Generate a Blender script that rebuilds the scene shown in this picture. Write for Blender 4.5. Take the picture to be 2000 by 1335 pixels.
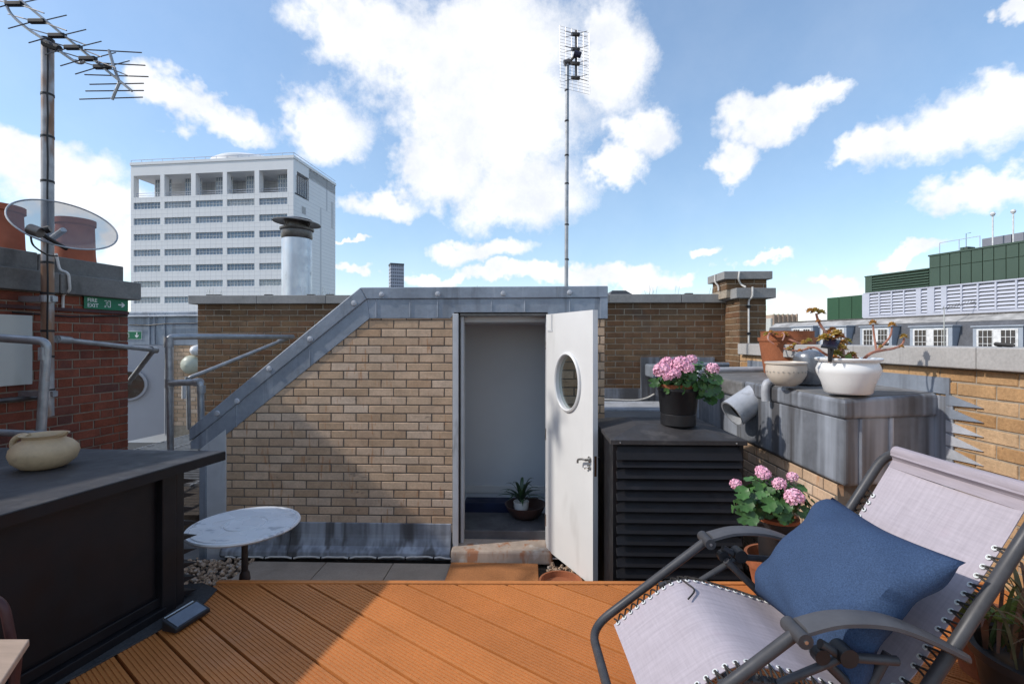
import bpy, bmesh, math, random
from mathutils import Vector, Matrix, Euler
random.seed(11)
for o in list(bpy.data.objects): bpy.data.objects.remove(o)
SC = bpy.context.scene
COL = SC.collection
R = math.radians

# ------------------------------------------------------------------ camera
FPX, HZ, EYE = 944.0, 665.0, 1.23          # focal length in photo pixels, horizon row, eye height above the deck
YAW = R(1.82)
cs, sn = math.cos(YAW), math.sin(YAW)
cam_d = bpy.data.cameras.new('camera')
cam_d.sensor_width = 36.0
cam_d.lens = 36.0 * FPX / 2000.0
cam_d.shift_y = -(667.5 - HZ) / 2000.0
cam_d.clip_start = 0.05
cam_d.clip_end = 6000
cam = bpy.data.objects.new('camera', cam_d)
COL.objects.link(cam)
cam.location = (0, 0, EYE)
cam.rotation_euler = (R(90), 0, YAW)
SC.camera = cam

def ray(px, py):
    rx, rz = (px - 1000) / FPX, -(py - HZ) / FPX
    return Vector((rx * cs - sn, rx * sn + cs, rz))
def cw(xc, d, z):                           # right of the eye, ahead of the eye, height -> world
    return Vector((xc * cs - d * sn, xc * sn + d * cs, z))
def at(px, py, d): return Vector((0, 0, EYE)) + ray(px, py) * d
def atY(px, py, Y):
    r = ray(px, py); return Vector((0, 0, EYE)) + r * (Y / r.y)
def atX(px, py, X):
    r = ray(px, py); return Vector((0, 0, EYE)) + r * (X / r.x)
def atZ(px, py, Z):
    r = ray(px, py); return Vector((0, 0, EYE)) + r * ((Z - EYE) / r.z)

# ------------------------------------------------------------------ sky, clouds, sun, exposure
SUN_EL = R(38)
SUN_TO = Vector((0.98, 0.17, 0)).normalized()          # the way the light travels over the ground
W = bpy.data.worlds.new('World'); SC.world = W; W.use_nodes = True
nt = W.node_tree; nt.nodes.clear()
def N(t, **k):
    n = nt.nodes.new(t)
    for a, b in k.items(): setattr(n, a, b)
    return n
def L(a, b): nt.links.new(a, b)
def M(op, a, b=None, c=None, clamp=False):
    n = N('ShaderNodeMath', operation=op); n.use_clamp = clamp
    for i, v in enumerate((a, b, c)):
        if v is None: continue
        if isinstance(v, (int, float)): n.inputs[i].default_value = v
        else: L(v, n.inputs[i])
    return n.outputs[0]
sky = N('ShaderNodeTexSky', sky_type='NISHITA')
sky.sun_disc = False
sky.sun_elevation = SUN_EL
sky.sun_rotation = math.atan2(-SUN_TO.x, -SUN_TO.y)
sky.air_density = 1.0; sky.dust_density = 0.5; sky.ozone_density = 1.4
tc = N('ShaderNodeTexCoord')
DIR = tc.outputs['Generated']
sep = N('ShaderNodeSeparateXYZ'); L(DIR, sep.inputs[0])
az = M('ARCTAN2', sep.outputs[0], sep.outputs[1])
el = M('ARCSINE', sep.outputs[2])
cmb = N('ShaderNodeCombineXYZ'); L(az, cmb.inputs[0]); L(el, cmb.inputs[1])
def noise(scale, detail, rough, vec=DIR, dist=0.0):
    n = N('ShaderNodeTexNoise'); n.inputs['Scale'].default_value = scale
    n.inputs['Detail'].default_value = detail; n.inputs['Roughness'].default_value = rough
    n.inputs['Distortion'].default_value = dist
    L(vec, n.inputs['Vector']); return n
def warp(base, scale, amt):
    nz = noise(scale, 5, .62)
    s = N('ShaderNodeVectorMath', operation='SUBTRACT'); L(nz.outputs['Color'], s.inputs[0]); s.inputs[1].default_value = (.5, .5, .5)
    m = N('ShaderNodeVectorMath', operation='MULTIPLY'); L(s.outputs[0], m.inputs[0]); m.inputs[1].default_value = (amt, amt * .7, 0)
    a = N('ShaderNodeVectorMath', operation='ADD'); L(base, a.inputs[0]); L(m.outputs[0], a.inputs[1]); return a.outputs[0]
P = warp(warp(cmb.outputs[0], 4.5, .24), 13, .10)
# cumulus banks: centre and half size as seen from the roof (photo pixels -> azimuth, elevation)
BANKS = [(760, 50, 190, 110), (930, 90, 290, 160), (960, 230, 250, 150), (1010, 370, 170, 95), (860, 330, 120, 85),
         (620, 235, 120, 80), (1195, 110, 100, 125), (1250, 245, 75, 60), (1215, 320, 60, 50), (740, 385, 85, 34),
         (385, 208, 120, 48), (310, 190, 70, 36), (90, 315, 190, 62), (150, 400, 170, 80), (225, 490, 70, 60), (40, 270, 110, 40),
         (1490, 225, 130, 52), (1570, 200, 90, 34), (1430, 300, 62, 46), (1850, 260, 230, 82), (1710, 285, 110, 34), (1950, 205, 140, 66), (1930, 375, 150, 42), (1975, 25, 60, 24),
         (945, 498, 120, 26), (1405, 482, 38, 14), (1482, 513, 46, 14), (1230, 535, 150, 24), (690, 522, 40, 10), (860, 552, 130, 14), (1340, 532, 60, 13),
         (1800, 485, 90, 16), (1610, 528, 80, 15), (1580, 590, 140, 26), (1090, 545, 120, 20), (690, 470, 40, 6), (980, 545, 100, 16)]
best = None
for (px, py, rx, ry) in BANKS:
    r = ray(px, py); a0 = math.atan2(r.x, r.y); e0 = math.atan2(r.z, math.hypot(r.x, r.y))
    r1 = ray(px + rx, py); r2 = ray(px, py - ry); r3 = ray(px, py + ry)
    sa = abs(math.atan2(r1.x, r1.y) - a0)
    se = abs(math.atan2(r2.z, math.hypot(r2.x, r2.y)) - math.atan2(r3.z, math.hypot(r3.x, r3.y))) / 2
    s = N('ShaderNodeVectorMath', operation='SUBTRACT'); L(P, s.inputs[0]); s.inputs[1].default_value = (a0, e0, 0)
    m = N('ShaderNodeVectorMath', operation='MULTIPLY'); L(s.outputs[0], m.inputs[0]); m.inputs[1].default_value = (1 / sa, 1 / se, 0)
    l = N('ShaderNodeVectorMath', operation='LENGTH'); L(m.outputs[0], l.inputs[0])
    v = M('SUBTRACT', 1.0, l.outputs['Value'])
    best = v if best is None else M('SMOOTH_MAX', best, v, .18)
# the rest of the sky: the same broken cumulus from noise, all round
wide = noise(2.6, 7, .58, dist=.4)
gen = M('MULTIPLY', M('SUBTRACT', wide.outputs['Fac'], .53), 4.0)
front = M('SMOOTH_MIN', M('MULTIPLY', M('SUBTRACT', sep.outputs[1], .42), 8.0), 1.0, .1, True)
front = M('MAXIMUM', front, 0.0)
gen = M('SUBTRACT', gen, M('MULTIPLY', front, 3.0))
fine = noise(9, 10, .70)
dens = M('MAXIMUM', best, gen)
dens = M('ADD', dens, M('MULTIPLY', M('SUBTRACT', fine.outputs['Fac'], .50), 1.25))
mask = N('ShaderNodeMapRange', interpolation_type='SMOOTHSTEP')
L(dens, mask.inputs['Value']); mask.inputs['From Min'].default_value = -.16; mask.inputs['From Max'].default_value = .50
body = noise(7, 7, .66)
shade = N('ShaderNodeMapRange'); L(body.outputs['Fac'], shade.inputs['Value'])
shade.inputs['From Min'].default_value = .35; shade.inputs['From Max'].default_value = .7
shade.inputs['To Min'].default_value = 0; shade.inputs['To Max'].default_value = 1
cc = N('ShaderNodeMix', data_type='RGBA')
L(shade.outputs[0], cc.inputs['Factor'])
CL = 4.9
cc.inputs[6].default_value = (CL * .76, CL * .79, CL * .85, 1); cc.inputs[7].default_value = (CL * 1.06, CL * 1.05, CL * 1.04, 1)
veil = noise(1.7, 4, .55)
mulv = M('ADD', M('MULTIPLY', veil.outputs['Fac'], .16), .02)          # thin high haze everywhere
mulo = M('MAXIMUM', M('MULTIPLY', mask.outputs[0], .97), mulv)
mx = N('ShaderNodeMix', data_type='RGBA')
hs = N('ShaderNodeHueSaturation'); hs.inputs['Saturation'].default_value = 1.30; hs.inputs['Value'].default_value = 1.18; gm = N('ShaderNodeGamma'); gm.inputs[1].default_value = .78; L(sky.outputs[0], gm.inputs[0]); L(gm.outputs[0], hs.inputs['Color'])
L(mulo, mx.inputs['Factor']); L(hs.outputs[0], mx.inputs[6]); L(cc.outputs[2], mx.inputs[7])
bg = N('ShaderNodeBackground'); L(mx.outputs[2], bg.inputs['Color']); bg.inputs['Strength'].default_value = .15
out = N('ShaderNodeOutputWorld'); L(bg.outputs[0], out.inputs['Surface'])

sd = bpy.data.lights.new('sun', 'SUN'); sd.energy = 2.0; sd.angle = R(1.2); sd.color = (1, .94, .86)
sun = bpy.data.objects.new('sun', sd); COL.objects.link(sun); sun.location = (-6, -6, 12)
dv = Vector((SUN_TO.x * math.cos(SUN_EL), SUN_TO.y * math.cos(SUN_EL), -math.sin(SUN_EL)))
sun.rotation_euler = dv.to_track_quat('-Z', 'Y').to_euler()
SC.view_settings.view_transform = 'Standard'; SC.view_settings.look = 'None'
SC.view_settings.gamma = 1; SC.view_settings.use_curve_mapping = False
SC.view_settings.exposure = 0.70

# ------------------------------------------------------------------ helpers
LOC = {}
def wl(o): return LOC[o.name] if o else Vector((0, 0, 0))
def put(name, mesh, parent=None, loc=(0, 0, 0), rz=0.0, scale=None):
    o = bpy.data.objects.new(name, mesh); COL.objects.link(o)
    loc = Vector(loc); LOC[o.name] = loc
    if parent: o.parent = parent
    o.location = loc - wl(parent)
    if rz: o.rotation_euler = (0, 0, rz)
    if scale: o.scale = scale
    return o
def tag(o, label, cat=None, group=None):
    o['label'] = label
    if cat: o['category'] = cat
    if group: o['group'] = group
    return o
def thing(name, loc, label, cat, group=None):
    return tag(put(name, None, None, loc), label, cat, group)
def structure(o): o['kind'] = 'structure'; return o
def stuff(o): o['kind'] = 'stuff'; return o

class MB:
    def __init__(s, f=None): s.v, s.f, s.m, s.xf = [], [], [], f
    def add(s, vs, fs):
        b = len(s.v)
        s.v += [s.xf(*p) if s.xf else Vector(p) for p in vs]
        s.f += [tuple(i + b for i in q) for q in fs]; return s
    def box(s, x0, x1, y0, y1, z0, z1):
        vs = [(x, y, z) for z in (z0, z1) for y in (y0, y1) for x in (x0, x1)]
        return s.add(vs, [(0, 2, 3, 1), (4, 5, 7, 6), (0, 1, 5, 4), (2, 6, 7, 3), (0, 4, 6, 2), (1, 3, 7, 5)])
    def hexa(s, a):            # eight corners: bottom ring then top ring
        return s.add(a, [(3, 2, 1, 0), (4, 5, 6, 7), (0, 1, 5, 4), (1, 2, 6, 5), (2, 3, 7, 6), (3, 0, 4, 7)])
    def prism(s, poly, e):     # planar polygon pushed along e
        n = len(poly); e = Vector(e); p = [Vector(q) for q in poly]
        return s.add(p + [q + e for q in p], [tuple(range(n))[::-1], tuple(range(n, 2 * n))] + [(i, (i + 1) % n, n + (i + 1) % n, n + i) for i in range(n)])
    def tube(s, pts, r, n=10, cap=True):
        pts = [Vector(p) for p in pts]; k = len(pts); vs = []; up = None
        rr = r if isinstance(r, (list, tuple)) else [r] * k
        for i, p in enumerate(pts):
            t = (pts[min(i + 1, k - 1)] - pts[max(i - 1, 0)]).normalized()
            if up is None: up = Vector((0, 0, 1)) if abs(t.z) < .9 else Vector((1, 0, 0))
            a = t.cross(up)
            if a.length < 1e-4: a = t.cross(Vector((0, 1, 0)))
            a.normalize(); b = a.cross(t).normalized(); up = b
            vs += [p + (a * math.cos(q) + b * math.sin(q)) * rr[i] for q in [2 * math.pi * j / n for j in range(n)]]
        fs = [(i * n + j, i * n + (j + 1) % n, (i + 1) * n + (j + 1) % n, (i + 1) * n + j) for i in range(k - 1) for j in range(n)]
        if cap: fs += [tuple(range(n))[::-1], tuple(range((k - 1) * n, k * n))]
        return s.add(vs, fs)
    def lathe(s, prof, c=(0, 0, 0), n=32, rot=None):
        c = Vector(c); vs = []
        for (r, z) in prof:
            for j in range(n):
                q = 2 * math.pi * j / n; p = Vector((r * math.cos(q), r * math.sin(q), z))
                vs.append(c + (rot @ p if rot else p))
        k = len(prof)
        fs = [(i * n + j, i * n + (j + 1) % n, (i + 1) * n + (j + 1) % n, (i + 1) * n + j) for i in range(k - 1) for j in range(n)]
        fs += [tuple(range(n))[::-1], tuple(range((k - 1) * n, k * n))]
        return s.add(vs, fs)
    def mesh(s, name, mat, smooth=False, org=None):
        me = bpy.data.meshes.new(name); o = Vector(org or (0, 0, 0))
        me.from_pydata([tuple(v - o) for v in s.v], [], s.f)
        bm = bmesh.new(); bm.from_mesh(me); bmesh.ops.recalc_face_normals(bm, faces=bm.faces); bm.to_mesh(me); bm.free()
        if mat: me.materials.append(mat)
        if smooth:
            for p in me.polygons: p.use_smooth = True
        return me
    def build(s, name, mat, parent=None, smooth=False, bevel=0, org=None, seg=2):
        if org is None:
            lo = Vector([min(v[i] for v in s.v) for i in range(3)]); hi = Vector([max(v[i] for v in s.v) for i in range(3)])
            org = Vector(((lo.x + hi.x) / 2, (lo.y + hi.y) / 2, lo.z))
        o = put(name, s.mesh(name, mat, smooth, org), parent, org)
        if smooth:
            try: o.data.set_sharp_from_angle(angle=R(40))
            except Exception: pass
        if bevel:
            b = o.modifiers.new('bevel', 'BEVEL'); b.width = bevel; b.segments = seg; b.limit_method = 'ANGLE'
        return o

def bez(pts, n=8):             # smooth curve through points (Catmull-Rom)
    pts = [Vector(p) for p in pts]; q = [pts[0]] + pts + [pts[-1]]; o = []
    for i in range(1, len(q) - 2):
        for j in range(n):
            t = j / n; a, b, c, d = q[i - 1], q[i], q[i + 1], q[i + 2]
            o.append(.5 * (2 * b + (c - a) * t + (2 * a - 5 * b + 4 * c - d) * t * t + (3 * b - a - 3 * c + d) * t ** 3))
    return o + [pts[-1]]
def rnd(pts, r=.06, n=5):      # polyline with rounded corners
    pts = [Vector(p) for p in pts]; o = [pts[0]]
    for i in range(1, len(pts) - 1):
        a, b, c = pts[i - 1], pts[i], pts[i + 1]
        ra = min(r, (a - b).length * .45); rc = min(r, (c - b).length * .45)
        p0 = b + (a - b).normalized() * ra; p1 = b + (c - b).normalized() * rc
        for j in range(n + 1):
            t = j / n; o.append(p0 * (1 - t) ** 2 + b * 2 * t * (1 - t) + p1 * t * t)
    return o + [pts[-1]]

# ------------------------------------------------------------------ materials
def pm(name, cols, rough=.6, metal=0.0, noises=((6, 4, .25, (1, 1, 1)),), stain=None, stain2=None, bump=None, rv=0.0, spec=.4, alpha=None, trans=0.0):
    m = bpy.data.materials.new(name); m.use_nodes = True; t = m.node_tree; ns = t.nodes
    b = ns['Principled BSDF']; lk = t.links.new
    def nd(k, **a):
        n = ns.new(k)
        for x, y in a.items(): setattr(n, x, y)
        return n
    geo = nd('ShaderNodeNewGeometry'); pos = geo.outputs['Position']
    info = nd('ShaderNodeObjectInfo')
    if isinstance(cols[0], (int, float)): cols = [cols]
    if len(cols) > 1:
        rp = nd('ShaderNodeValToRGB'); rp.color_ramp.interpolation = 'LINEAR'
        e = rp.color_ramp.elements
        while len(e) < len(cols): e.new(.5)
        for i, c in enumerate(cols): e[i].position = i / (len(cols) - 1); e[i].color = (*c, 1)
        lk(info.outputs['Random'], rp.inputs[0]); col = rp.outputs[0]
    else:
        g = nd('ShaderNodeRGB'); g.outputs[0].default_value = (*cols[0], 1); col = g.outputs[0]
    def tex(scale, det, st, rgh=.6):
        mp = nd('ShaderNodeVectorMath', operation='MULTIPLY'); lk(pos, mp.inputs[0]); mp.inputs[1].default_value = st
        n = nd('ShaderNodeTexNoise'); n.inputs['Scale'].default_value = scale; n.inputs['Detail'].default_value = min(det, 3); n.inputs['Roughness'].default_value = rgh
        lk(mp.outputs[0], n.inputs['Vector']); return n.outputs['Fac']
    for (sc, de, am, st) in noises:
        f = tex(sc, de, st)
        mr = nd('ShaderNodeMapRange'); lk(f, mr.inputs[0]); mr.inputs[1].default_value = .25; mr.inputs[2].default_value = .75
        mr.inputs[3].default_value = 1 - am; mr.inputs[4].default_value = 1 + am
        vm = nd('ShaderNodeVectorMath', operation='SCALE'); lk(col, vm.inputs[0]); lk(mr.outputs[0], vm.inputs['Scale']); col = vm.outputs[0]
    for sp in (stain, stain2):
        if not sp: continue
        (sc, de, st, lo, hi, scol, amt) = sp
        f = tex(sc, de, st, .65)
        mr = nd('ShaderNodeMapRange', interpolation_type='SMOOTHSTEP'); lk(f, mr.inputs[0]); mr.inputs[1].default_value = lo; mr.inputs[2].default_value = hi
        mr.inputs[3].default_value = 0; mr.inputs[4].default_value = amt
        mi = nd('ShaderNodeMix', data_type='RGBA'); lk(mr.outputs[0], mi.inputs[0]); lk(col, mi.inputs[6]); mi.inputs[7].default_value = (*scol, 1); col = mi.outputs[2]
    if rv:
        mr = nd('ShaderNodeMapRange'); lk(info.outputs['Random'], mr.inputs[0]); mr.inputs[3].default_value = 1 - rv; mr.inputs[4].default_value = 1 + rv
        vm = nd('ShaderNodeVectorMath', operation='SCALE'); lk(col, vm.inputs[0]); lk(mr.outputs[0], vm.inputs['Scale']); col = vm.outputs[0]
    lk(col, b.inputs['Base Color'])
    f = tex(9, 1, (1, 1, 1))
    mr = nd('ShaderNodeMapRange'); lk(f, mr.inputs[0]); mr.inputs[1].default_value = .3; mr.inputs[2].default_value = .7
    mr.inputs[3].default_value = max(.03, rough - .1); mr.inputs[4].default_value = min(1, rough + .1); lk(mr.outputs[0], b.inputs['Roughness'])
    b.inputs['Metallic'].default_value = metal; b.inputs['Specular IOR Level'].default_value = spec
    if trans: b.inputs['Transmission Weight'].default_value = trans
    if alpha is not None: b.inputs['Alpha'].default_value = alpha
    if bump:
        (sc, st, dist, stretch) = bump
        f = tex(sc, 2, stretch)
        bp = nd('ShaderNodeBump'); bp.inputs['Strength'].default_value = st; bp.inputs['Distance'].default_value = dist
        lk(f, bp.inputs['Height']); lk(bp.outputs[0], b.inputs['Normal'])
    return m
I1 = (1, 1, 1)
mBUFF = pm('buff_brick', [(.45, .30, .19), (.55, .38, .25), (.61, .44, .31), (.51, .345, .22), (.63, .48, .36), (.46, .295, .18)], .85,
           noises=((7, 4, .16, I1), (60, 4, .12, I1)), stain=(5.5, 3, (1, 1, 2.2), .66, .74, (.13, .10, .085), .7), stain2=(16, 2, (1.6, 1.6, .25), .63, .72, (.42, .17, .06), .55), bump=(120, .5, .002, I1))
mBROWN = pm('brown_brick', [(.110, .062, .032), (.155, .090, .046), (.175, .107, .058), (.135, .068, .034), (.158, .102, .060), (.150, .075, .038)], .9,
            noises=((5, 4, .25, I1), (70, 4, .22, I1)), stain=(1.6, 5, I1, .56, .7, (.07, .055, .045), .5), bump=(90, .6, .003, I1))
mREDB = pm('red_brick', [(.20, .055, .032), (.26, .075, .042), (.16, .05, .035), (.23, .06, .03), (.12, .05, .04)], .9,
           noises=((8, 4, .25, I1), (70, 4, .2, I1)), stain=(2.2, 4, I1, .58, .7, (.07, .045, .04), .5), bump=(90, .6, .003, I1))
mYELB = pm('yellow_brick', [(.40, .235, .11), (.46, .29, .15), (.36, .20, .085), (.50, .34, .20), (.42, .25, .12)], .9,
           noises=((7, 4, .2, I1), (60, 4, .18, I1)), stain=(28, 3, I1, .70, .76, (.05, .04, .035), .8), bump=(70, .7, .004, I1))
mMORT = pm('brown_mortar', (.17, .145, .12), .95, noises=((20, 4, .25, I1),), bump=(120, .5, .002, I1))
mMORTP = pm('pale_mortar', (.34, .285, .22), .95, noises=((20, 4, .25, I1),), bump=(120, .5, .002, I1))
mMORTR = pm('red_wall_mortar', (.24, .185, .14), .95, noises=((20, 4, .25, I1),), bump=(120, .5, .002, I1))
mLEAD = pm('weathered_lead', (.27, .305, .36), .5, .25, noises=((1.5, 4, .25, I1), (25, 4, .10, I1)),
           stain=(7, 5, (1, 1, .10), .52, .68, (.13, .14, .16), .55), stain2=(9, 5, (1, 1, .08), .60, .72, (.50, .53, .58), .5), bump=(14, .25, .01, I1))
mLEADD = pm('streaked_lead', (.205, .22, .25), .5, .25, noises=((1.8, 4, .3, I1), (25, 4, .10, I1)),
            stain=(6, 4, (1, 1, .07), .42, .68, (.46, .50, .57), .75), stain2=(5, 4, (1, 1, .05), .48, .62, (.07, .065, .065), .85), bump=(10, .3, .012, I1))
mLEADP = pm('pale_lead', (.46, .48, .52), .55, .15, noises=((5, 4, .3, I1),), stain=(9, 4, I1, .55, .7, (.2, .2, .22), .5), bump=(20, .4, .006, I1))
mLEADT = pm('dirty_lead_top', (.17, .165, .16), .6, .15, noises=((3, 5, .35, I1), (30, 4, .15, I1)), stain=(4, 5, I1, .55, .7, (.30, .30, .31), .5), bump=(10, .35, .01, I1))
mCONC = pm('concrete_coping', (.27, .265, .26), .9, noises=((2.5, 5, .2, I1), (50, 4, .12, I1)), stain=(5, 5, (1, 1, .3), .6, .75, (.11, .105, .10), .6), bump=(80, .4, .003, I1))
mCONCD = pm('dark_concrete', (.16, .155, .15), .9, noises=((2.5, 5, .3, I1), (50, 4, .15, I1)), stain=(3, 5, (1, 1, .4), .55, .7, (.06, .058, .055), .7), bump=(60, .5, .004, I1))
mCONCL = pm('pale_coping', (.40, .385, .37), .9, noises=((2.5, 5, .15, I1), (60, 4, .12, I1)), stain=(6, 5, (1, 1, .18), .64, .76, (.15, .14, .135), .6), bump=(90, .4, .003, I1))
mDECK = pm('orange_deck_paint', [(.52, .185, .050), (.58, .21, .058), (.49, .172, .045), (.56, .20, .060)], .55, noises=((3, 5, .12, I1), (70, 4, .10, I1)),
           stain=(4.5, 6, I1, .66, .8, (.25, .10, .04), .45), bump=(160, .15, .001, I1))
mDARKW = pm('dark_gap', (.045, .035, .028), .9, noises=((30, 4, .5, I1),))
mBLACK = pm('black_painted_metal', (.0085, .008, .010), .5, .0, noises=((3, 5, .4, I1),), stain=(6, 5, I1, .62, .78, (.03, .027, .03), .35), bump=(12, .12, .006, I1), spec=.3)
mBLACKT = pm('dusty_black_top', (.042, .039, .040), .6, noises=((3, 6, .35, I1), (40, 4, .2, I1)), stain=(5, 6, I1, .55, .72, (.12, .11, .105), .45), bump=(20, .3, .004, I1))
mFELT = pm('bitumen_felt', (.045, .045, .048), .9, noises=((6, 5, .35, I1), (90, 3, .3, I1)), bump=(150, .6, .003, I1))
mPLAST = pm('black_plastic', (.016, .016, .018), .45, noises=((8, 4, .3, I1),), spec=.45)
mWHITE = pm('white_door_paint', (.72, .72, .715), .45, noises=((2, 5, .05, I1),), stain=(3, 6, (1, 1, .35), .58, .75, (.46, .45, .43), .35))
mWALLI = pm('interior_paint', (.66, .69, .73), .8, noises=((1.5, 4, .04, I1),))
mTRIM = pm('grey_trim', (.52, .53, .55), .5, noises=((5, 4, .12, I1),), stain=(8, 5, (1, 1, .2), .6, .75, (.2, .19, .18), .5))
mGREYD = pm('grey_door', (.42, .42, .45), .55, noises=((2, 4, .06, I1),))
mGALV = pm('galvanised_pipe', (.36, .37, .385), .42, .55, noises=((14, 5, .25, I1),), stain=(7, 5, I1, .63, .75, (.22, .15, .10), .5), bump=(60, .2, .002, I1))
mRUST = pm('rusty_mast', (.36, .36, .37), .5, .4, noises=((12, 5, .25, I1),), stain=(3.2, 5, (1.5, 1.5, .5), .47, .60, (.22, .105, .045), .85))
mSTEEL = pm('brushed_steel', (.50, .49, .47), .3, .9, noises=((20, 4, .2, I1),))
mDKST = pm('sooty_steel', (.13, .12, .115), .4, .6, noises=((9, 4, .45, I1),))
mFLUE = pm('flue_steel', (.56, .59, .64), .38, .65, noises=((4, 4, .18, (1, 1, .5)),), stain=(5, 5, (1, 1, .6), .62, .74, (.2, .22, .24), .7))
mBLKR = pm('black_rubber', (.014, .013, .014), .5, noises=((20, 3, .2, I1),))
mTERR = pm('terracotta', (.31, .105, .046), .85, noises=((7, 5, .25, I1), (60, 4, .12, I1)), stain=(5, 5, I1, .6, .75, (.50, .30, .18), .45), bump=(60, .3, .003, I1))
mTERRC = pm('chimney_pot_clay', (.34, .10, .055), .9, noises=((5, 5, .25, I1),), bump=(60, .3, .003, I1))
mCREAM = pm('cream_glaze', (.62, .54, .45), .3, noises=((10, 4, .06, I1),), spec=.5)
mCHINA = pm('white_glaze', (.80, .80, .79), .22, noises=((6, 4, .03, I1),), spec=.5)
mJUG = pm('buff_stoneware', (.46, .33, .20), .55, noises=((9, 5, .14, I1), (80, 3, .06, I1)), stain=(8, 5, (1, 1, 1.4), .62, .76, (.25, .18, .11), .5), bump=(40, .2, .003, I1))
mMARB = pm('white_marble', (.70, .70, .71), .28, noises=((6, 6, .06, I1),), stain=(3.5, 8, (1, 1.8, 1), .56, .60, (.30, .31, .34), .7), stain2=(14, 6, I1, .60, .70, (.5, .49, .47), .35))
mIRON = pm('brown_cast_iron', (.05, .032, .026), .6, .2, noises=((20, 4, .4, I1),))
mPAVE = pm('paving_slab', [(.33, .27, .215), (.375, .31, .25), (.35, .285, .23)], .9, noises=((4, 5, .15, I1), (80, 4, .12, I1)), stain=(3, 5, I1, .6, .75, (.15, .13, .11), .4), bump=(110, .35, .002, I1))
mMAT = pm('coir', (.40, .165, .06), .98, noises=((160, 3, .35, I1), (5, 4, .12, I1)), bump=(260, .9, .004, I1))
mPEB = pm('pebbles', (.42, .30, .21), .85, noises=((28, 2, .55, I1),), stain=(22, 1, I1, .58, .62, (.5, .45, .4), .8))
mCHAIR = pm('grey_frame_paint', (.055, .055, .060), .5, .1, noises=((18, 4, .25, I1),), bump=(200, .15, .001, I1))
mARM = pm('grey_plastic_arm', (.085, .085, .092), .55, noises=((18, 4, .15, I1),), bump=(300, .2, .001, I1))
mDENIM = pm('blue_cushion', (.046, .078, .150), .95, noises=((260, 3, .35, (1, 1, 1)), (4, 4, .12, I1)), bump=(380, .8, .002, I1), spec=.15)
mFABR = pm('mauve_sling', (.43, .385, .42), .9, noises=((3, 5, .06, I1), (90, 3, .10, (.06, 1, .06)), (160, 3, .07, (1, .08, 1))), stain=(4, 5, I1, .6, .8, (.50, .38, .43), .35), bump=(420, .35, .0006, I1), spec=.2)
mHEM = pm('mauve_hem', (.36, .315, .345), .9, noises=((3, 5, .06, I1), (160, 3, .10, (1, .08, 1))), bump=(420, .35, .0006, I1), spec=.2)
mCORD = pm('dark_cord', (.03, .027, .025), .7, noises=((60, 3, .3, I1),))
mLEAF = pm('geranium_leaf', [(.035, .095, .022), (.06, .15, .035), (.03, .075, .02), (.075, .17, .05)], .45, noises=((60, 3, .2, I1),), spec=.4)
mPINK = pm('pink_petal', [(.76, .36, .50), (.80, .44, .56), (.72, .30, .44)], .6, noises=((90, 3, .25, I1),), stain=(120, 2, I1, .55, .65, (.85, .62, .70), .8))
mSTEMG = pm('green_stem', (.08, .12, .04), .6)
mSTEMP = pm('pink_succulent_stem', (.36, .15, .10), .6, noises=((50, 3, .3, I1),), stain=(12, 4, I1, .5, .7, (.5, .33, .28), .6))
mROSE = pm('succulent_rosette', [(.26, .24, .05), (.42, .20, .04), (.34, .28, .08), (.48, .15, .04)], .5, noises=((60, 3, .3, I1),), stain=(30, 3, I1, .55, .7, (.55, .16, .04), .7))
mAGAVE = pm('bromeliad_leaf', [(.035, .07, .04), (.05, .10, .045), (.03, .055, .04)], .45, noises=((40, 3, .2, I1),))
mREED = pm('dry_strap_leaf', [(.13, .055, .03), (.20, .09, .05), (.09, .09, .025), (.15, .06, .04), (.08, .13, .03)], .6, noises=((30, 4, .3, I1),))
mGREENL = pm('thick_green_leaf', [(.15, .22, .045), (.10, .16, .03)], .4, noises=((20, 4, .2, I1),))
mOLIVE = pm('olive_pad', (.085, .095, .012), .4, noises=((14, 4, .2, I1),))
mSOIL = pm('soil', (.035, .025, .02), .95, noises=((60, 4, .4, I1),), bump=(80, .8, .01, I1))
mWBLD = pm('white_tile_cladding', (.82, .82, .825), .4, noises=((.3, 4, .03, I1),))
mWFRAME = pm('white_window_frame', (.70, .71, .72), .5, noises=((3, 3, .03, I1),))
mGLASSB = pm('window_glass', [(.11, .17, .25), (.17, .25, .34), (.30, .35, .40), (.14, .20, .29), (.38, .41, .43)], .12, noises=((.6, 3, .25, I1),), spec=.6)
mGLASSD = pm('dark_pane', (.035, .035, .042), .1, noises=((3, 3, .3, I1),), spec=.6)
mGREEN = pm('green_panel', [(.047, .082, .060), (.053, .090, .066), (.050, .086, .063)], .5, noises=((.5, 4, .08, I1),))
mGREEND = pm('green_louvre', (.035, .06, .03), .6, noises=((2, 4, .15, I1),))
mSCREEN = pm('lilac_grey_screen', (.47, .49, .57), .5, noises=((1, 4, .05, I1),))
mSLATE = pm('roof_slate', (.095, .10, .115), .75, noises=((2, 5, .2, I1), (9, 4, .25, (1, 1, 3))))
mSLATEP = pm('dormer_lead', (.33, .37, .43), .6, noises=((2, 4, .12, I1),))
mFLASHW = pm('mottled_flashing', (.36, .35, .34), .7, noises=((1.2, 5, .45, (1, 1, 2)),))
mBEIGE = pm('beige_block', (.44, .33, .25), .8, noises=((.2, 4, .15, I1),))
mTOWER = pm('grey_tower', (.20, .21, .25), .6, noises=((.1, 4, .1, I1),))
mCITY = pm('asphalt', (.055, .055, .055), .9, noises=((.05, 5, .3, I1),))
mROOF = pm('roof_felt', (.20, .19, .18), .9, noises=((2, 5, .25, I1),), bump=(30, .4, .005, I1))
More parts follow.
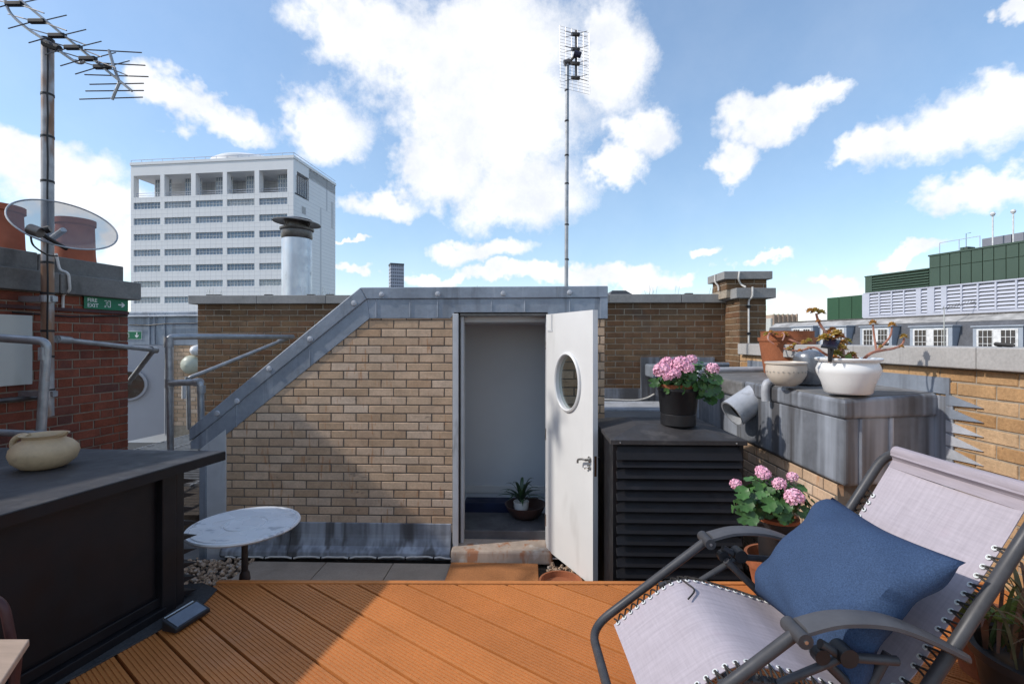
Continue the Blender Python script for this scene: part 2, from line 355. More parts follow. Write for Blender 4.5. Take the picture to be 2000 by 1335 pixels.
mGRN = pm('exit_sign_green', (.012, .16, .075), .4, noises=((5, 3, .1, I1),))
mSIGNW = pm('sign_white', (.72, .74, .72), .5)
mBOARD = pm('white_board', (.55, .555, .52), .55, noises=((3, 5, .06, I1),), stain=(4, 5, (1, 1, .4), .6, .8, (.40, .38, .28), .4))
mLAMP = pm('opal_lamp', (.50, .52, .43), .35, noises=((5, 3, .05, I1),))
mCABLE = pm('white_cable', (.62, .60, .57), .5, noises=((20, 3, .2, I1),))
mWOOD = pm('pale_wood', (.42, .30, .22), .7, noises=((9, 4, .12, (1, 6, 1)),))
mMAROON = pm('maroon_metal', (.055, .018, .018), .5, noises=((12, 4, .3, I1),))
mSOLAR = pm('solar_cell', (.012, .014, .03), .2, noises=((20, 3, .2, I1),), spec=.6)
mSOLARG = pm('solar_glass', (.13, .15, .19), .25, noises=((20, 3, .2, I1),), spec=.6)
mNAVY = pm('navy_box', (.012, .02, .06), .6)
mSLABD = pm('dark_step', (.10, .10, .108), .6, noises=((5, 5, .3, I1),), stain=(8, 5, (1, .6, 1), .58, .72, (.22, .22, .23), .4))
mSILL = pm('worn_sill', (.40, .32, .26), .8, noises=((8, 5, .25, (1, 1, .5)),), stain=(9, 5, (1, 1, .3), .53, .64, (.34, .13, .05), .8), stain2=(6, 5, I1, .6, .72, (.55, .52, .48), .6))
mBOWLB = pm('brown_bowl', (.07, .04, .035), .4, noises=((10, 4, .2, I1),))
mGLOBEW = pm('white_globe', (.7, .7, .7), .4)
mZINC = pm('zinc_can', (.24, .25, .27), .3, .55, noises=((7, 4, .35, (1, 1, .5)),), stain=(5, 4, (1, 1, .6), .55, .7, (.13, .11, .085), .6))
def mesh_mat():
    m = bpy.data.materials.new('perforated_dish'); m.use_nodes = True; t = m.node_tree; b = t.nodes['Principled BSDF']
    b.inputs['Base Color'].default_value = (.15, .155, .165, 1); b.inputs['Roughness'].default_value = .5
    b.inputs['Alpha'].default_value = .55; return m
mDISH = mesh_mat()
def glass_mat():
    m = bpy.data.materials.new('clear_glass'); m.use_nodes = True; t = m.node_tree; t.nodes.clear()
    o = t.nodes.new('ShaderNodeOutputMaterial'); mi = t.nodes.new('ShaderNodeMixShader')
    a = t.nodes.new('ShaderNodeBsdfTransparent'); a.inputs[0].default_value = (.88, .90, .87, 1)
    g = t.nodes.new('ShaderNodeBsdfGlossy'); g.inputs['Roughness'].default_value = .02
    mi.inputs[0].default_value = .10
    t.links.new(a.outputs[0], mi.inputs[1]); t.links.new(g.outputs[0], mi.inputs[2]); t.links.new(mi.outputs[0], o.inputs[0]); return m
mGLASS = glass_mat()
def tile_mat():               # white tower cladding: tile joints too fine to build at this distance
    m = mWBLD.copy(); m.name = 'white_tile_cladding_jointed'; t = m.node_tree; b = t.nodes['Principled BSDF']
    src = b.inputs['Base Color'].links[0].from_socket
    tcn = t.nodes.new('ShaderNodeTexCoord'); br = t.nodes.new('ShaderNodeTexBrick'); br.offset = 0
    mp = t.nodes.new('ShaderNodeMapping'); mp.inputs['Rotation'].default_value = (R(90), 0, 0)
    t.links.new(tcn.outputs['Object'], mp.inputs[0]); t.links.new(mp.outputs[0], br.inputs['Vector'])
    br.inputs['Scale'].default_value = 1; br.inputs['Brick Width'].default_value = 1.25; br.inputs['Row Height'].default_value = .83
    br.inputs['Mortar Size'].default_value = .035; br.inputs['Mortar Smooth'].default_value = .3
    mi = t.nodes.new('ShaderNodeMix'); mi.data_type = 'RGBA'; t.links.new(br.outputs['Fac'], mi.inputs[0]); t.links.new(src, mi.inputs[6]); mi.inputs[7].default_value = (.56, .565, .59, 1)
    t.links.new(mi.outputs[2], b.inputs['Base Color']); return m
mWTILE = tile_mat()

# ------------------------------------------------------------------ bricks
BR = {}
def brick_mesh(mat, Lb, H, D):
    key = (mat.name, round(Lb, 4), round(H, 4))
    if key not in BR:
        vs = []
        for k in range(4):
            me = bpy.data.meshes.new('brick'); bm = bmesh.new()
            bmesh.ops.create_cube(bm, size=1)
            for v in bm.verts:
                v.co = Vector((v.co.x * Lb, v.co.y * D, v.co.z * H))
            bmesh.ops.bevel(bm, geom=[e for e in bm.edges if all(v.co.y < 0 for v in e.verts)], offset=.0035, segments=1, affect='EDGES')
            for v in bm.verts:
                v.co += Vector((random.uniform(-1, 1) * .0022, random.uniform(-1, 1) * .001, random.uniform(-1, 1) * .0016))
            bm.to_mesh(me); bm.free(); me.materials.append(mat); vs.append(me)
        BR[key] = vs
    return random.choice(BR[key])
def bricks(parent, mat, P0, ang, u0, u1, z0, z1, keep=None, bond='s', Lb=.215, H=.065, m=.010, proud=.006, D=.04, shift=0.0):
    P0 = Vector(P0); U = Vector((math.cos(ang), math.sin(ang), 0)); n = Vector((math.sin(ang), -math.cos(ang), 0))
    r = 0; z = z0; cnt = 0
    while z + H * .6 < z1:
        h = min(H, z1 - z)
        seq = []; u = u0 - shift
        if bond == 's':
            if r % 2: u -= (Lb + m) / 2
            while u < u1: seq.append((u, Lb)); u += Lb + m
        else:
            hd = (Lb - m) / 2
            if r % 2: u -= (Lb + m) * .75 - (hd + m) * 0
            k = 0
            while u < u1:
                l = Lb if k % 2 == 0 else hd
                seq.append((u, l)); u += l + m; k += 1
        for (a, l) in seq:
            b = a + l; a2, b2 = max(a, u0), min(b, u1)
            if b2 - a2 < .025: continue
            c = P0 + U * ((a2 + b2) / 2); zc = z + h / 2
            if keep and not keep((a2 + b2) / 2, zc, c): continue
            me = brick_mesh(mat, l, H, D)
            o = put('brick', me, parent, c + n * (proud + random.uniform(-.0015, .0015) - D / 2) + Vector((0, 0, zc)), ang)
            if b2 - a2 < l - .002 or h < H - .002: o.scale = ((b2 - a2) / l, 1, h / H)
            cnt += 1
        z += H + m; r += 1
    return cnt
# ================================================================== the setting
GZ = -14.0; PZ = -.68
structure(MB().box(-2500, 2500, -2500, 2500, GZ - .5, GZ).build('ground', mCITY))
structure(MB().box(-7, 4.2, -4, 11, -4.2, PZ - .06).build('roof_terrace', mROOF))
structure(MB().box(-6.5, 4.0, -3.8, 10.8, GZ, -4.2).build('building_below', mBROWN))

# ---- deck: every board a part, grooves cut as real ridges
deck = structure(put('deck', None, None, (0, 1.5, 0)))
DK = [(-2.35, .2), (-2.0, 1.75), (-1.56, 2.40), (2.36, 2.50), (2.36, .2)]
def clip(poly, inside):
    def area(p): return sum(p[i][0] * p[(i + 1) % len(p)][1] - p[(i + 1) % len(p)][0] * p[i][1] for i in range(len(p)))
    c = inside if area(inside) > 0 else inside[::-1]
    for i in range(len(c)):
        a, b = c[i], c[(i + 1) % len(c)]; o = []
        f = lambda p: (b[0] - a[0]) * (p[1] - a[1]) - (b[1] - a[1]) * (p[0] - a[0])
        for j in range(len(poly)):
            p, q = poly[j], poly[(j + 1) % len(poly)]; fp, fq = f(p), f(q)
            if fp >= 0: o.append(p)
            if fp * fq < 0: t = fp / (fp - fq); o.append((p[0] + (q[0] - p[0]) * t, p[1] + (q[1] - p[1]) * t))
        poly = o
        if len(poly) < 3: return None
    return poly
bt = cw(-.80, .60, 0) ; bt = Vector((bt.x, bt.y, 0)).normalized(); bn = Vector((bt.y, -bt.x, 0))
ref = atZ(815, 1335, 0)                                  # a joint line seen in the photo
PIT, GAP = .150, .013
for k in range(-16, 22):
    s0, s1 = k * PIT + GAP / 2, (k + 1) * PIT - GAP / 2
    def strip(a, b, z, e=5):
        p = [ref + bn * a + bt * e, ref + bn * b + bt * e, ref + bn * b - bt * e, ref + bn * a - bt * e]
        q = clip([(v.x, v.y) for v in p], DK)
        return [Vector((x, y, z)) for x, y in q] if q else None
    base = strip(s0, s1, -.030)
    if not base or len(base) < 3: continue
    mb = MB(); mb.prism(base, (0, 0, .027))
    ng = 9; w = (s1 - s0) / ng
    for g in range(ng):
        q = strip(s0 + g * w + (.0022 if g else 0), s0 + (g + 1) * w - (.0022 if g < ng - 1 else 0), -.003)
        if q: mb.prism(q, (0, 0, .003))
    ar = abs(sum(base[i].x * base[(i + 1) % len(base)].y - base[(i + 1) % len(base)].x * base[i].y for i in range(len(base)))) / 2
    if ar < .004: continue
    mb.build('deck_board', mDECK, deck)
MB().prism([(-2.33, .22, -.2), (-1.98, 1.75, -.2), (-1.55, 2.39, -.2), (2.35, 2.49, -.2), (2.35, .22, -.2)], (0, 0, .165)).build('deck_joists', mDARKW, deck)
e0, e1 = Vector((-1.58, 2.404, -.12)), Vector((2.36, 2.506, -.12))
MB().prism([e0, e1, e1 + Vector((0, .026, 0)), e0 + Vector((0, .026, 0))], (0, 0, .126)).build('edging_board', mDECK, deck, bevel=.003)
MB().prism([(-1.55, .3, PZ), (-1.50, 2.30, PZ), (2.3, 2.42, PZ), (2.3, .3, PZ)], (0, 0, .46)).build('deck_frame', mDARKW, deck)
# bitumen strip along the foot of the left cabinet
fl = [atZ(424, 1152, 0), atZ(400, 1178, 0), atZ(300, 1238, 0), atZ(215, 1285, 0), atZ(128, 1334, 0), atZ(10, 1420, 0), atZ(-160, 1420, 0), atZ(300, 1150, 0), atZ(395, 1140, 0)]
felt = structure(MB().prism([Vector((p.x, p.y, .001)) for p in fl], (0, 0, .007)).build('felt_strip', mFELT))

# ---- lower patio: slabs, gravel, mat
patio = structure(put('patio', None, None, (0, 3.5, PZ)))
jx = [atY(640, 1095, 4.15).x, atY(770, 1095, 4.15).x]
sw = (jx[1] - jx[0])
for r in range(3):
    for k in range(-1, 3):
        x0 = jx[0] + (k - 0) * sw; x1 = x0 + sw
        y1 = 4.12 - r * .6; y0 = y1 - .595
        if k == -1: x0 = atY(497, 1095, 4.15).x
        if x0 > .1: continue
        MB().box(x0 + .004, min(x1, .12) - .004, y0, y1, PZ - .045, PZ + random.uniform(-.002, .002)).build('paving_slab', mPAVE, patio, bevel=.004)
MB().box(-3.2, 2.0, 2.42, 4.20, PZ - .058, PZ - .03).build('bedding', mDARKW, patio)
def pebbles(name, x0, x1, y0, y1, n, label):
    mb = MB(); ico = bmesh.new(); bmesh.ops.create_icosphere(ico, subdivisions=1, radius=1)
    vs = [v.co.copy() for v in ico.verts]; fs = [tuple(v.index for v in f.verts) for f in ico.faces]; ico.free()
    for i in range(n):
        s = random.uniform(.010, .026); e = Euler((random.random() * 6, random.random() * 6, random.random() * 6)).to_matrix()
        c = Vector((random.uniform(x0, x1), random.uniform(y0, y1), PZ + random.uniform(-.035, .012)))
        q = Vector((s * random.uniform(.8, 1.3), s * random.uniform(.7, 1.1), s * random.uniform(.5, .8)))
        mb.add([c + e @ Vector((v.x * q.x, v.y * q.y, v.z * q.z)) for v in vs], fs)
    o = stuff(mb.build(name, mPEB, None, smooth=True)); o['label'] = label; o['category'] = 'gravel'
gx = atY(497, 1095, 4.15).x
pebbles('gravel', gx - .8, gx, 2.75, 4.14, 1500, 'mixed brown and white pebbles round the foot of the marble table')
pebbles('gravel', .165, .52, 3.2, 4.12, 700, 'small brown pebbles between the doormat and the open door')
m0, m1 = atZ(884, 1094, PZ), atZ(1050, 1094, PZ)
dm = MB().box(m0.x, m1.x, 3.55, 4.10, PZ + .006, PZ + .026).build('doormat', mMAT, None, bevel=.004)
tag(dm, 'plain orange brown coir doormat in front of the open white door', 'doormat')

# ================================================================== stairhead (buff brick, lead capped)
FY = 4.25
st = thing('stair_head', (-.9, FY, PZ), 'buff brick stair head with sloping lead parapet and open doorway', 'building')
def F(px, py, y=FY): return atY(px, py, y)
def XZ(lst, y): return [F(px, py, y) for (px, py) in lst]
MB().prism(XZ([(441, 1096), (441, 815), (712, 600), (884, 600), (884, 1096)], FY), (0, .2, 0)).build('mortar', mMORT, st)
sl = lambda px: 800 - (px - 441) * .815
zmin = F(700, 1022).z
def keep_front(u, z, c):
    px = 1000 + FPX * ((c.x * cs + c.y * sn) / (c.y * cs - c.x * sn)); d = c.y * cs - c.x * sn
    py = HZ - FPX * (z - EYE) / d
    return py > max(sl(px), 606)
xl, xr = F(441, 900).x, F(883.5, 900).x
nb = bricks(st, mBUFF, (xl, FY, 0), 0, 0, xr - xl, zmin - .066, F(700, 596).z, keep_front, shift=.05)
# wall to the right of the doorway, seen past and through the door leaf
rx0, rx1 = F(1072, 900).x, F(1185, 900).x - .02
MB().box(rx0, rx1, FY, FY + .2, PZ, 1.5).build('mortar', mMORT, st)
bricks(st, mBUFF, (rx0, FY, 0), 0, 0, rx1 - rx0, -.60, 1.44)
# lead parapet
LY = FY - .028
MB().prism(XZ([(703, 561), (369, 837), (369, 861), (401, 838), (716, 584)], LY), (0, .30, 0)).build('lead_capping', mLEAD, st, bevel=.008)
MB().prism(XZ([(703, 561), (716, 584), (1187.5, 581), (1187.5, 558)], LY), (0, .30, 0)).build('lead_capping', mLEAD, st, bevel=.008)
MB().prism(XZ([(717, 584), (402, 838), (372, 862), (372, 876), (406, 877), (722, 621.5)], LY + .013), (0, .035, 0)).build('lead_apron', mLEAD, st, bevel=.003)
MB().prism(XZ([(717, 584), (722, 621.5), (880, 621.5), (887, 610), (1070, 610), (1070, 622), (1176, 622), (1176, 582)], LY + .013), (0, .035, 0)).build('lead_apron', mLEAD, st, bevel=.003)
MB().prism(XZ([(1172, 581), (1172, 622), (1187, 622), (1187, 581)], LY + .004), (0, .04, 0)).build('lead_apron', mLEAD, st, bevel=.003)
for (px, py) in [(424, 805), (462, 781), (525, 718), (605, 660), (691, 590)]:          # lead dots and seams on the slope
    p = F(px, py + 2, LY - .006)
    MB().lathe([(.0, -.006), (.026, -.005), (.020, .006), (0, .009)], p, 14, Matrix.Rotation(R(90), 3, 'X')).build('lead_dot', mLEADP, st, smooth=True)
for (px, py) in [(855, 574), (983, 573), (1113, 571), (745, 575)]:
    p = F(px, py, LY - .004)
    MB().lathe([(.0, -.006), (.024, -.005), (.018, .006), (0, .009)], p, 14, Matrix.Rotation(R(90), 3, 'X')).build('lead_dot', mLEADP, st, smooth=True)
for a, b in [((605, 664), (605, 716)), ((462, 790), (462, 833)), ((735, 585), (735, 619)), ((801, 585), (801, 619)), ((855, 584), (855, 619)), ((960, 583), (960, 608)), ((1025, 583), (1025, 608)), ((1113, 583), (1113, 619))]:
    MB().tube([F(*a, LY + .012), F(*b, LY + .012)], .006, 6).build('lead_seam', mLEAD, st, smooth=True)
# roof behind the parapet, side and rear walls
A, B = F(703, 567, LY), F(369, 843, LY)
MB().prism([Vector((B.x, FY + .2, B.z - .02)), Vector((A.x, FY + .2, A.z - .02)), Vector((A.x, FY + .2, A.z - .12)), Vector((B.x, FY + .2, B.z - .12))], (0, 1.05, 0)).build('sloping_roof', mLEADT, st)
MB().box(A.x, F(1186, 600).x, FY + .2, 5.5, 1.45, 1.66).build('flat_roof', mLEADT, st)
MB().box(F(1160, 600).x, F(1184, 600).x - .02, FY + .2, 5.5, -.6, 1.45).build('side_wall', mMORT, st)
MB().prism([Vector((B.x + .3, 5.40, -.6)), Vector((F(1160, 600).x, 5.40, -.6)), Vector((F(1160, 600).x, 5.40, 1.45)), Vector((A.x, 5.40, 1.45)), Vector((B.x + .3, 5.40, B.z))], (0, .1, 0)).build('rear_wall', mMORT, st)
# rendered end of the wall and the lead base flashing
MB().prism(XZ([(391, 876), (440.5, 838), (440.5, 1096), (391, 1096)], FY - .02), (0, .22, 0)).build('rendered_end', mTRIM, st, bevel=.004)
MB().prism(XZ([(389, 888), (402, 878), (402, 1096), (389, 1096)], FY - .032), (0, .04, 0)).build('lead_edge', mLEAD, st, bevel=.004)
zt, zb = F(700, 1020).z, PZ
prof = [(FY - .010, zt), (FY - .016, zt - .10), (FY - .022, zt - .13), (FY - .045, zt - .19), (FY - .085, zt - .235), (FY - .092, zt - .27), (FY - .075, zb), (FY + .05, zb), (FY + .05, zt)]
xa, xm, xb = F(440, 1050).x, F(570, 1050).x, F(882, 1050).x
for a, b, o in ((xa, xm, 0), (xm, xb, .004)):
    MB().prism([Vector((a + .001, y - o, z + o)) for y, z in prof], (b - a - .002, 0, 0)).build('base_flashing', mLEADD, st, bevel=.006)
pts = [F(440 + i * 11, 1087 + (2.2 if i % 5 == 2 else 0) + random.uniform(-.6, .6) + (3 if i > 38 else 0), FY - .10) for i in range(62)]
wc = MB().tube(bez(pts, 2), .008, 8).build('white_cable', mCABLE, None, smooth=True)
tag(wc, 'thin white cable clipped along the foot of the buff brick wall', 'cable')
for i in range(2, 60, 5):
    p = pts[i]; MB().box(p.x - .006, p.x + .006, p.y - .011, p.y + .011, p.z - .011, p.z + .011).build('clip', mBLKR, wc)

# ---- doorway
MB().prism(XZ([(884, 612), (884, 1078), (895, 1078), (895, 612)], FY - .03), (0, .16, 0)).build('door_trim', mTRIM, st, bevel=.004)
MB().prism(XZ([(896, 616), (896, 1060), (899, 1060), (899, 616)], FY - .005), (0, .16, 0)).build('weather_seal', mBLKR, st)
MB().prism(XZ([(899.5, 618), (899.5, 1060), (905, 1060), (905, 618)], FY + .02), (0, .10, 0)).build('door_frame', mTRIM, st, bevel=.003)
MB().prism(XZ([(899, 616.5), (1072, 616.5), (1072, 612), (899, 612)], FY - .01), (0, .14, 0)).build('door_head', mDKST, st)
MB().prism(XZ([(1066, 618), (1066, 1062), (1073, 1062), (1073, 618)], FY), (0, .13, 0)).build('door_frame', mTRIM, st, bevel=.003)
sx0, sx1 = F(884, 1070).x, F(1078, 1070).x
MB().hexa([(sx0, FY - .13, PZ), (sx1, FY - .13, PZ), (sx1, FY + .1, PZ), (sx0, FY + .1, PZ), (sx0, FY - .11, -.58), (sx1, FY - .11, -.58), (sx1, FY + .1, -.55), (sx0, FY + .1, -.55)]).build('door_sill', mSILL, st, bevel=.015)
# inside
ix0, ix1 = -1.5, rx1 - .05
MB().box(ix0, ix1, 5.22, 5.30, -.9, 1.46).build('inner_wall', mWALLI, st)
MB().box(ix1 - .05, ix1, FY + .2, 5.22, -.9, 1.46).build('inner_wall', mWALLI, st)
MB().box(ix0, ix0 + .05, FY + .2, 5.22, -.9, 1.46).build('inner_wall', mWALLI, st)
MB().box(ix0, ix1, FY + .14, 5.30, 1.40, 1.448).build('inner_ceiling', mWALLI, st)
MB().box(ix0 + .051, ix1 - .051, 5.195, 5.219, -.41, -.33).build('skirting', mWHITE, st, bevel=.005)
MB().box(-.62, ix1 - .06, FY + .09, 4.80, -.60, -.475).build('landing_step', mSLABD, st, bevel=.006)
MB().box(ix0 + .06, ix1 - .06, 4.80, 5.219, -.62, -.52).build('landing', mWALLI, st)
nv = MB().box(F(906, 990, 4.85).x, F(1052, 990, 4.85).x, 4.86, 5.05, -.52, -.405).build('navy_box', mNAVY, None, bevel=.006)
tag(nv, 'low navy blue box inside the doorway behind the step', 'box')
# bromeliad in a brown bowl on the step
bp = F(1022, 1001, 4.68); bp.z = -.475
bw = thing('potted_bromeliad', bp, 'spiky green bromeliad in white cup and brown bowl inside the doorway', 'plant')
MB().lathe([(.10, 0), (.15, .04), (.185, .10), (.20, .13), (.19, .13), (.17, .10), (.13, .05), (.0, .045)], bp + Vector((.02, 0, 0)), 32).build('bowl', mBOWLB, bw, smooth=True)
cp = bp + Vector((-.02, -.02, .05))
MB().lathe([(.05, 0), (.07, .05), (.075, .11), (.068, .11), (.06, .08), (0, .08)], cp, 24).build('cup', mCHINA, bw, smooth=True)
def strap(base, az_, ln, rise, wd, bend=1.0, fold=.25, n=7, mat=None):
    mb = MB(); d = Vector((math.cos(az_), math.sin(az_), 0)); s = Vector((-d.y, d.x, 0)); vs = []; fs = []
    for i in range(n + 1):
        t = i / n; w = wd * (1 - t ** 2.2) * (.55 + .45 * min(1, t * 4)) + .0008
        c = base + d * ln * (t * .75 + .25 * t * t) + Vector((0, 0, rise * (t * 1.6 - t * t * bend)))
        vs += [c - s * w + Vector((0, 0, w * fold)), c, c + s * w + Vector((0, 0, w * fold))]
        if i:
            b = 3 * i; fs += [(b - 3, b - 2, b + 1, b), (b - 2, b - 1, b + 2, b + 1)]
    return mb.add(vs, fs)
for i in range(22):
    a = i * 2.4 + random.uniform(-.2, .2); ty = i / 22
    strap(cp + Vector((0, 0, .10)), a, .12 + .16 * (1 - ty), .10 + .24 * ty, .021, 1.25 - .35 * ty).build('leaf', mAGAVE, bw, smooth=True)

# ---- door leaf (its own thing, swung open)
HX, HY = F(1067, 900, FY - .03).x, FY - .03
lead_p = cw((1158 - 1000) / FPX * 3.57, 3.57, 0)
du = Vector((lead_p.x - HX, lead_p.y - HY, 0)); DW = du.length; du.normalize(); dn = Vector((-du.y, du.x, 0))
if dn.x < 0: dn = -dn                                     # away from the side we see
ZB, ZT = -.585, atY(1067.5, 614, HY).z
door = thing('open_door', (HX, HY, ZB), 'white panel door with oval window swung open from the stair head', 'door')
def D(u, w, z): return Vector((HX, HY, 0)) + du * u + dn * w + Vector((0, 0, z))
def u_of(px):
    lo, hi = 0, DW
    for _ in range(40):
        m = (lo + hi) / 2; p = D(m, 0, 0); x = 1000 + FPX * (p.x * cs + p.y * sn) / (p.y * cs - p.x * sn)
        lo, hi = (m, hi) if x < px else (lo, m)
    return lo
oc = u_of(1109); pd = D(oc, 0, 0); dd = pd.y * cs - pd.x * sn
oz = EYE - (746 - HZ) * dd / FPX; ob = 53 * dd / FPX; oa = (u_of(1131) - u_of(1087)) / 2
n = 48; mb = MB()
def rectpt(c, s):
    k = min(((DW - oc) if c > 0 else oc) / abs(c) if abs(c) > 1e-6 else 9e9, ((ZT - oz) if s > 0 else (oz - ZB)) / abs(s) if abs(s) > 1e-6 else 9e9)
    return oc + c * k, oz + s * k
angs = sorted([2 * math.pi * i / n for i in range(n)] + [math.atan2(z - oz, u - oc) % (2 * math.pi) for u in (0, DW) for z in (ZB, ZT)])
TH = .044; vs = []; k = len(angs)
for w in (0, TH):
    vs += [D(oc + oa * math.cos(a), w, oz + ob * math.sin(a)) for a in angs]
    vs += [D(rectpt(math.cos(a), math.sin(a))[0], w, rectpt(math.cos(a), math.sin(a))[1]) for a in angs]
fs = []
for i in range(k):
    j = (i + 1) % k
    fs += [(i, j, k + j, k + i), (2 * k + i, 3 * k + i, 3 * k + j, 2 * k + j), (i, 2 * k + i, 2 * k + j, j), (k + i, k + j, 3 * k + j, 3 * k + i)]
mb.add(vs, fs); mb.build('leaf_panel', mWHITE, door)
ring = MB(); R0 = []
for i in range(n):
    a = 2 * math.pi * i / n
    for (s, w) in ((1.0, -.001), (1.0, -.014), (1.04, -.022), (1.10, -.014), (1.115, -.001)):
        R0.append(D(oc + (oa * s + (s - 1) * .02) * math.cos(a), w, oz + (ob * s) * math.sin(a)))
ring.add(R0, [(i * 5 + q, i * 5 + (q + 1) % 5, ((i + 1) % n) * 5 + (q + 1) % 5, ((i + 1) % n) * 5 + q) for i in range(n) for q in range(5)])
ring.build('window_frame', mWHITE, door, smooth=True)
gl = MB(); gl.prism([D(oc + oa * .995 * math.cos(2 * math.pi * i / n), .018, oz + ob * .995 * math.sin(2 * math.pi * i / n)) for i in range(n)], dn * .006)
gl.build('window_pane', mGLASS, door)
hu = u_of(1152); hz = EYE - (897 - HZ) * 3.6 / FPX
hb = MB().lathe([(0, 0), (.024, 0), (.024, .006), (.012, .012), (.010, .04), (0, .042)], D(hu, 0, hz), 16, (-dn).to_track_quat('Z', 'Y').to_matrix())
hb.tube(rnd([D(hu, -.038, hz), D(hu - .035, -.045, hz), D(hu - .10, -.042, hz - .018), D(hu - .105, -.04, hz - .045)], .02), .0085, 8)
h = hb.build('handle', mSTEEL, door, smooth=True)
lk_ = MB().lathe([(0, 0), (.018, 0), (.018, .012), (0, .013)], D(hu, 0, hz - .055), 14, (-dn).to_track_quat('Z', 'Y').to_matrix())
lk_.tube([D(hu, -.01, hz - .055), D(hu - .02, -.03, hz - .06), D(hu - .035, -.02, hz - .075)], .006, 6).build('lock', mSTEEL, door, smooth=True)
MB().tube(rnd([D(hu, TH, hz), D(hu, TH + .045, hz), D(hu - .09, TH + .045, hz - .01)], .02), .009, 8).build('handle', mSTEEL, door, smooth=True)
MB(lambda u, w, z: D(u, w, z)).box(DW - .0005, DW + .002, .012, .032, hz - .12, hz + .03).build('lock_plate', pm('brass_brown', (.16, .07, .035), .5, .3), door)
MB(lambda u, w, z: D(u, w, z)).box(.03, .11, -.004, -.0002, ZT - .15, ZT - .135).build('closer_bracket', mTRIM, door)
MB(lambda u, w, z: D(u, w, z)).box(.092, .104, -.005, -.0004, ZT - .134, ZT - .005).build('closer_bracket', mTRIM, door)
for z in (ZB + .25, ZB + 1.0, ZT - .25):
    MB().tube([D(-.008, .0, z - .05), D(-.008, .0, z + .05)], .008, 8).build('hinge', mSTEEL, door, smooth=True)
bwl = at(1095, 1133, 3.66)
tp = MB().lathe([(.11, 0), (.15, .16), (.165, .17), (.165, .21), (.15, .21), (.14, .17), (.0, .15)], (bwl.x, bwl.y, bwl.z - .21), 32).build('flower_pot', mTERR, None, smooth=True)
tag(tp, 'empty brown clay pot on the pebbles below the open door', 'pot')

# ================================================================== back parapet (brown brick)
BY = 6.28
bk = thing('parapet_wall', (-1, BY, -.68), 'dark brown brick parapet wall with grey concrete coping behind the stair head', 'wall')
bx0, bx1 = atY(386.5, 700, BY).x, atY(1416, 700, BY).x
cz0, cz1 = 1.715, 1.825
MB().box(bx0, bx1, BY, BY + .22, -1.0, cz0 - .001).build('mortar', mMORTP, bk)
def pix(c, z):
    d = c.y * cs - c.x * sn
    return 1000 + FPX * (c.x * cs + c.y * sn) / d, HZ - FPX * (z - EYE) / d
def keep_back(u, z, c):
    px, py = pix(c, z)
    if px < 720: return py < 561 + (703 - px) * .826 + 18
    return px > 1150 and py < 800
bricks(bk, mBROWN, (bx0, BY, 0), 0, 0, bx1 - bx0, cz0 - .075 * 22 + .004, cz0, keep_back)
x = bx0 - .10
while x < bx1 + .02:
    x2 = min(x + .92, bx1 + .03)
    MB().box(x + .002, x2 - .002, BY - .05, BY + .27, cz0, cz1).build('coping_stone', mCONC, bk, bevel=.006); x = x2
for px in (905, 932, 944, 1268, 1262, 1275, 1384, 1390, 410, 428, 402, 590, 622, 630, 645, 1318):          # bird deterrent wires
    p = atY(px, 570, BY + .1)
    w = MB()
    for k in range(2): w.tube([(p.x + k * .04, p.y, cz1 - .005), (p.x + k * .05 + random.uniform(-.03, .03), p.y, cz1 + random.uniform(.06, .14))], .0022, 5)
    w.build('bird_wire', mSTEEL, bk)
for px in (412, 425, 525, 608, 645, 1345):
    p = atY(px, 570, BY + .05); MB().box(p.x - .05, p.x + .05, p.y - .03, p.y + .03, cz1 - .002, cz1 + .02).build('wire_base', mBLKR, bk, bevel=.006)
# pier at its right end, with a raised block on top
PY0 = 5.87
pl, pr = atY(1444, 650, PY0).x, atY(1496, 650, PY0).x
pier = thing('chimney_pier', (pl, PY0, 0), 'brown brick pier with stepped concrete caps and a white conduit', 'pier')
MB().box(pl, pr, PY0, BY + .25, -.5, cz0 + .019).build('mortar', mMORTP, pier)
bricks(pier, mBROWN, (pl, PY0, 0), 0, 0, pr - pl, cz0 - .075 * 12 + .02, cz0 + .02)
bricks(pier, mBROWN, (pl, BY, 0), R(-90), 0, BY - PY0, cz0 - .075 * 12 + .02, cz0 + .02, shift=.1)
MB().box(pl - .06, pr + .09, PY0 - .06, BY + .3, cz0 + .02, cz1 + .03).build('cap', mCONC, pier, bevel=.006)
ul, ur, uy0, uy1 = atY(1419, 560, 5.98).x, atY(1497, 560, 5.98).x, 5.98, 6.42
uz0, uz1 = cz1 + .03, 1.975
MB().box(ul, ur, uy0, uy1, uz0 - .1, uz1).build('mortar', mMORTP, pier)
bricks(pier, mBROWN, (ul, uy0, 0), 0, 0, ur - ul, uz0 - .002, uz1)
bricks(pier, mBROWN, (ul, uy1, 0), R(-90), 0, uy1 - uy0, uz0 - .002, uz1, shift=.1)
MB().box(ul - .05, ur + .05, uy0 - .05, uy1 + .05, uz1, uz1 + .095).build('cap', mCONC, pier, bevel=.006)
cx = atY(1464, 600, PY0 - .02)
MB().tube(rnd([(cx.x - .01, PY0 - .02, 1.20), (cx.x - .01, PY0 - .02, cz0), (cx.x + .01, PY0 - .075, cz0 + .03), (cx.x + .01, PY0 - .075, cz1 + .04)], .03), .011, 8).build('conduit', mCABLE, pier, smooth=True)
for zz in (1.30, 1.62): MB().box(cx.x - .028, cx.x + .008, PY0 - .036, PY0 - .004, zz, zz + .03).build('conduit_clip', mBLKR, pier)
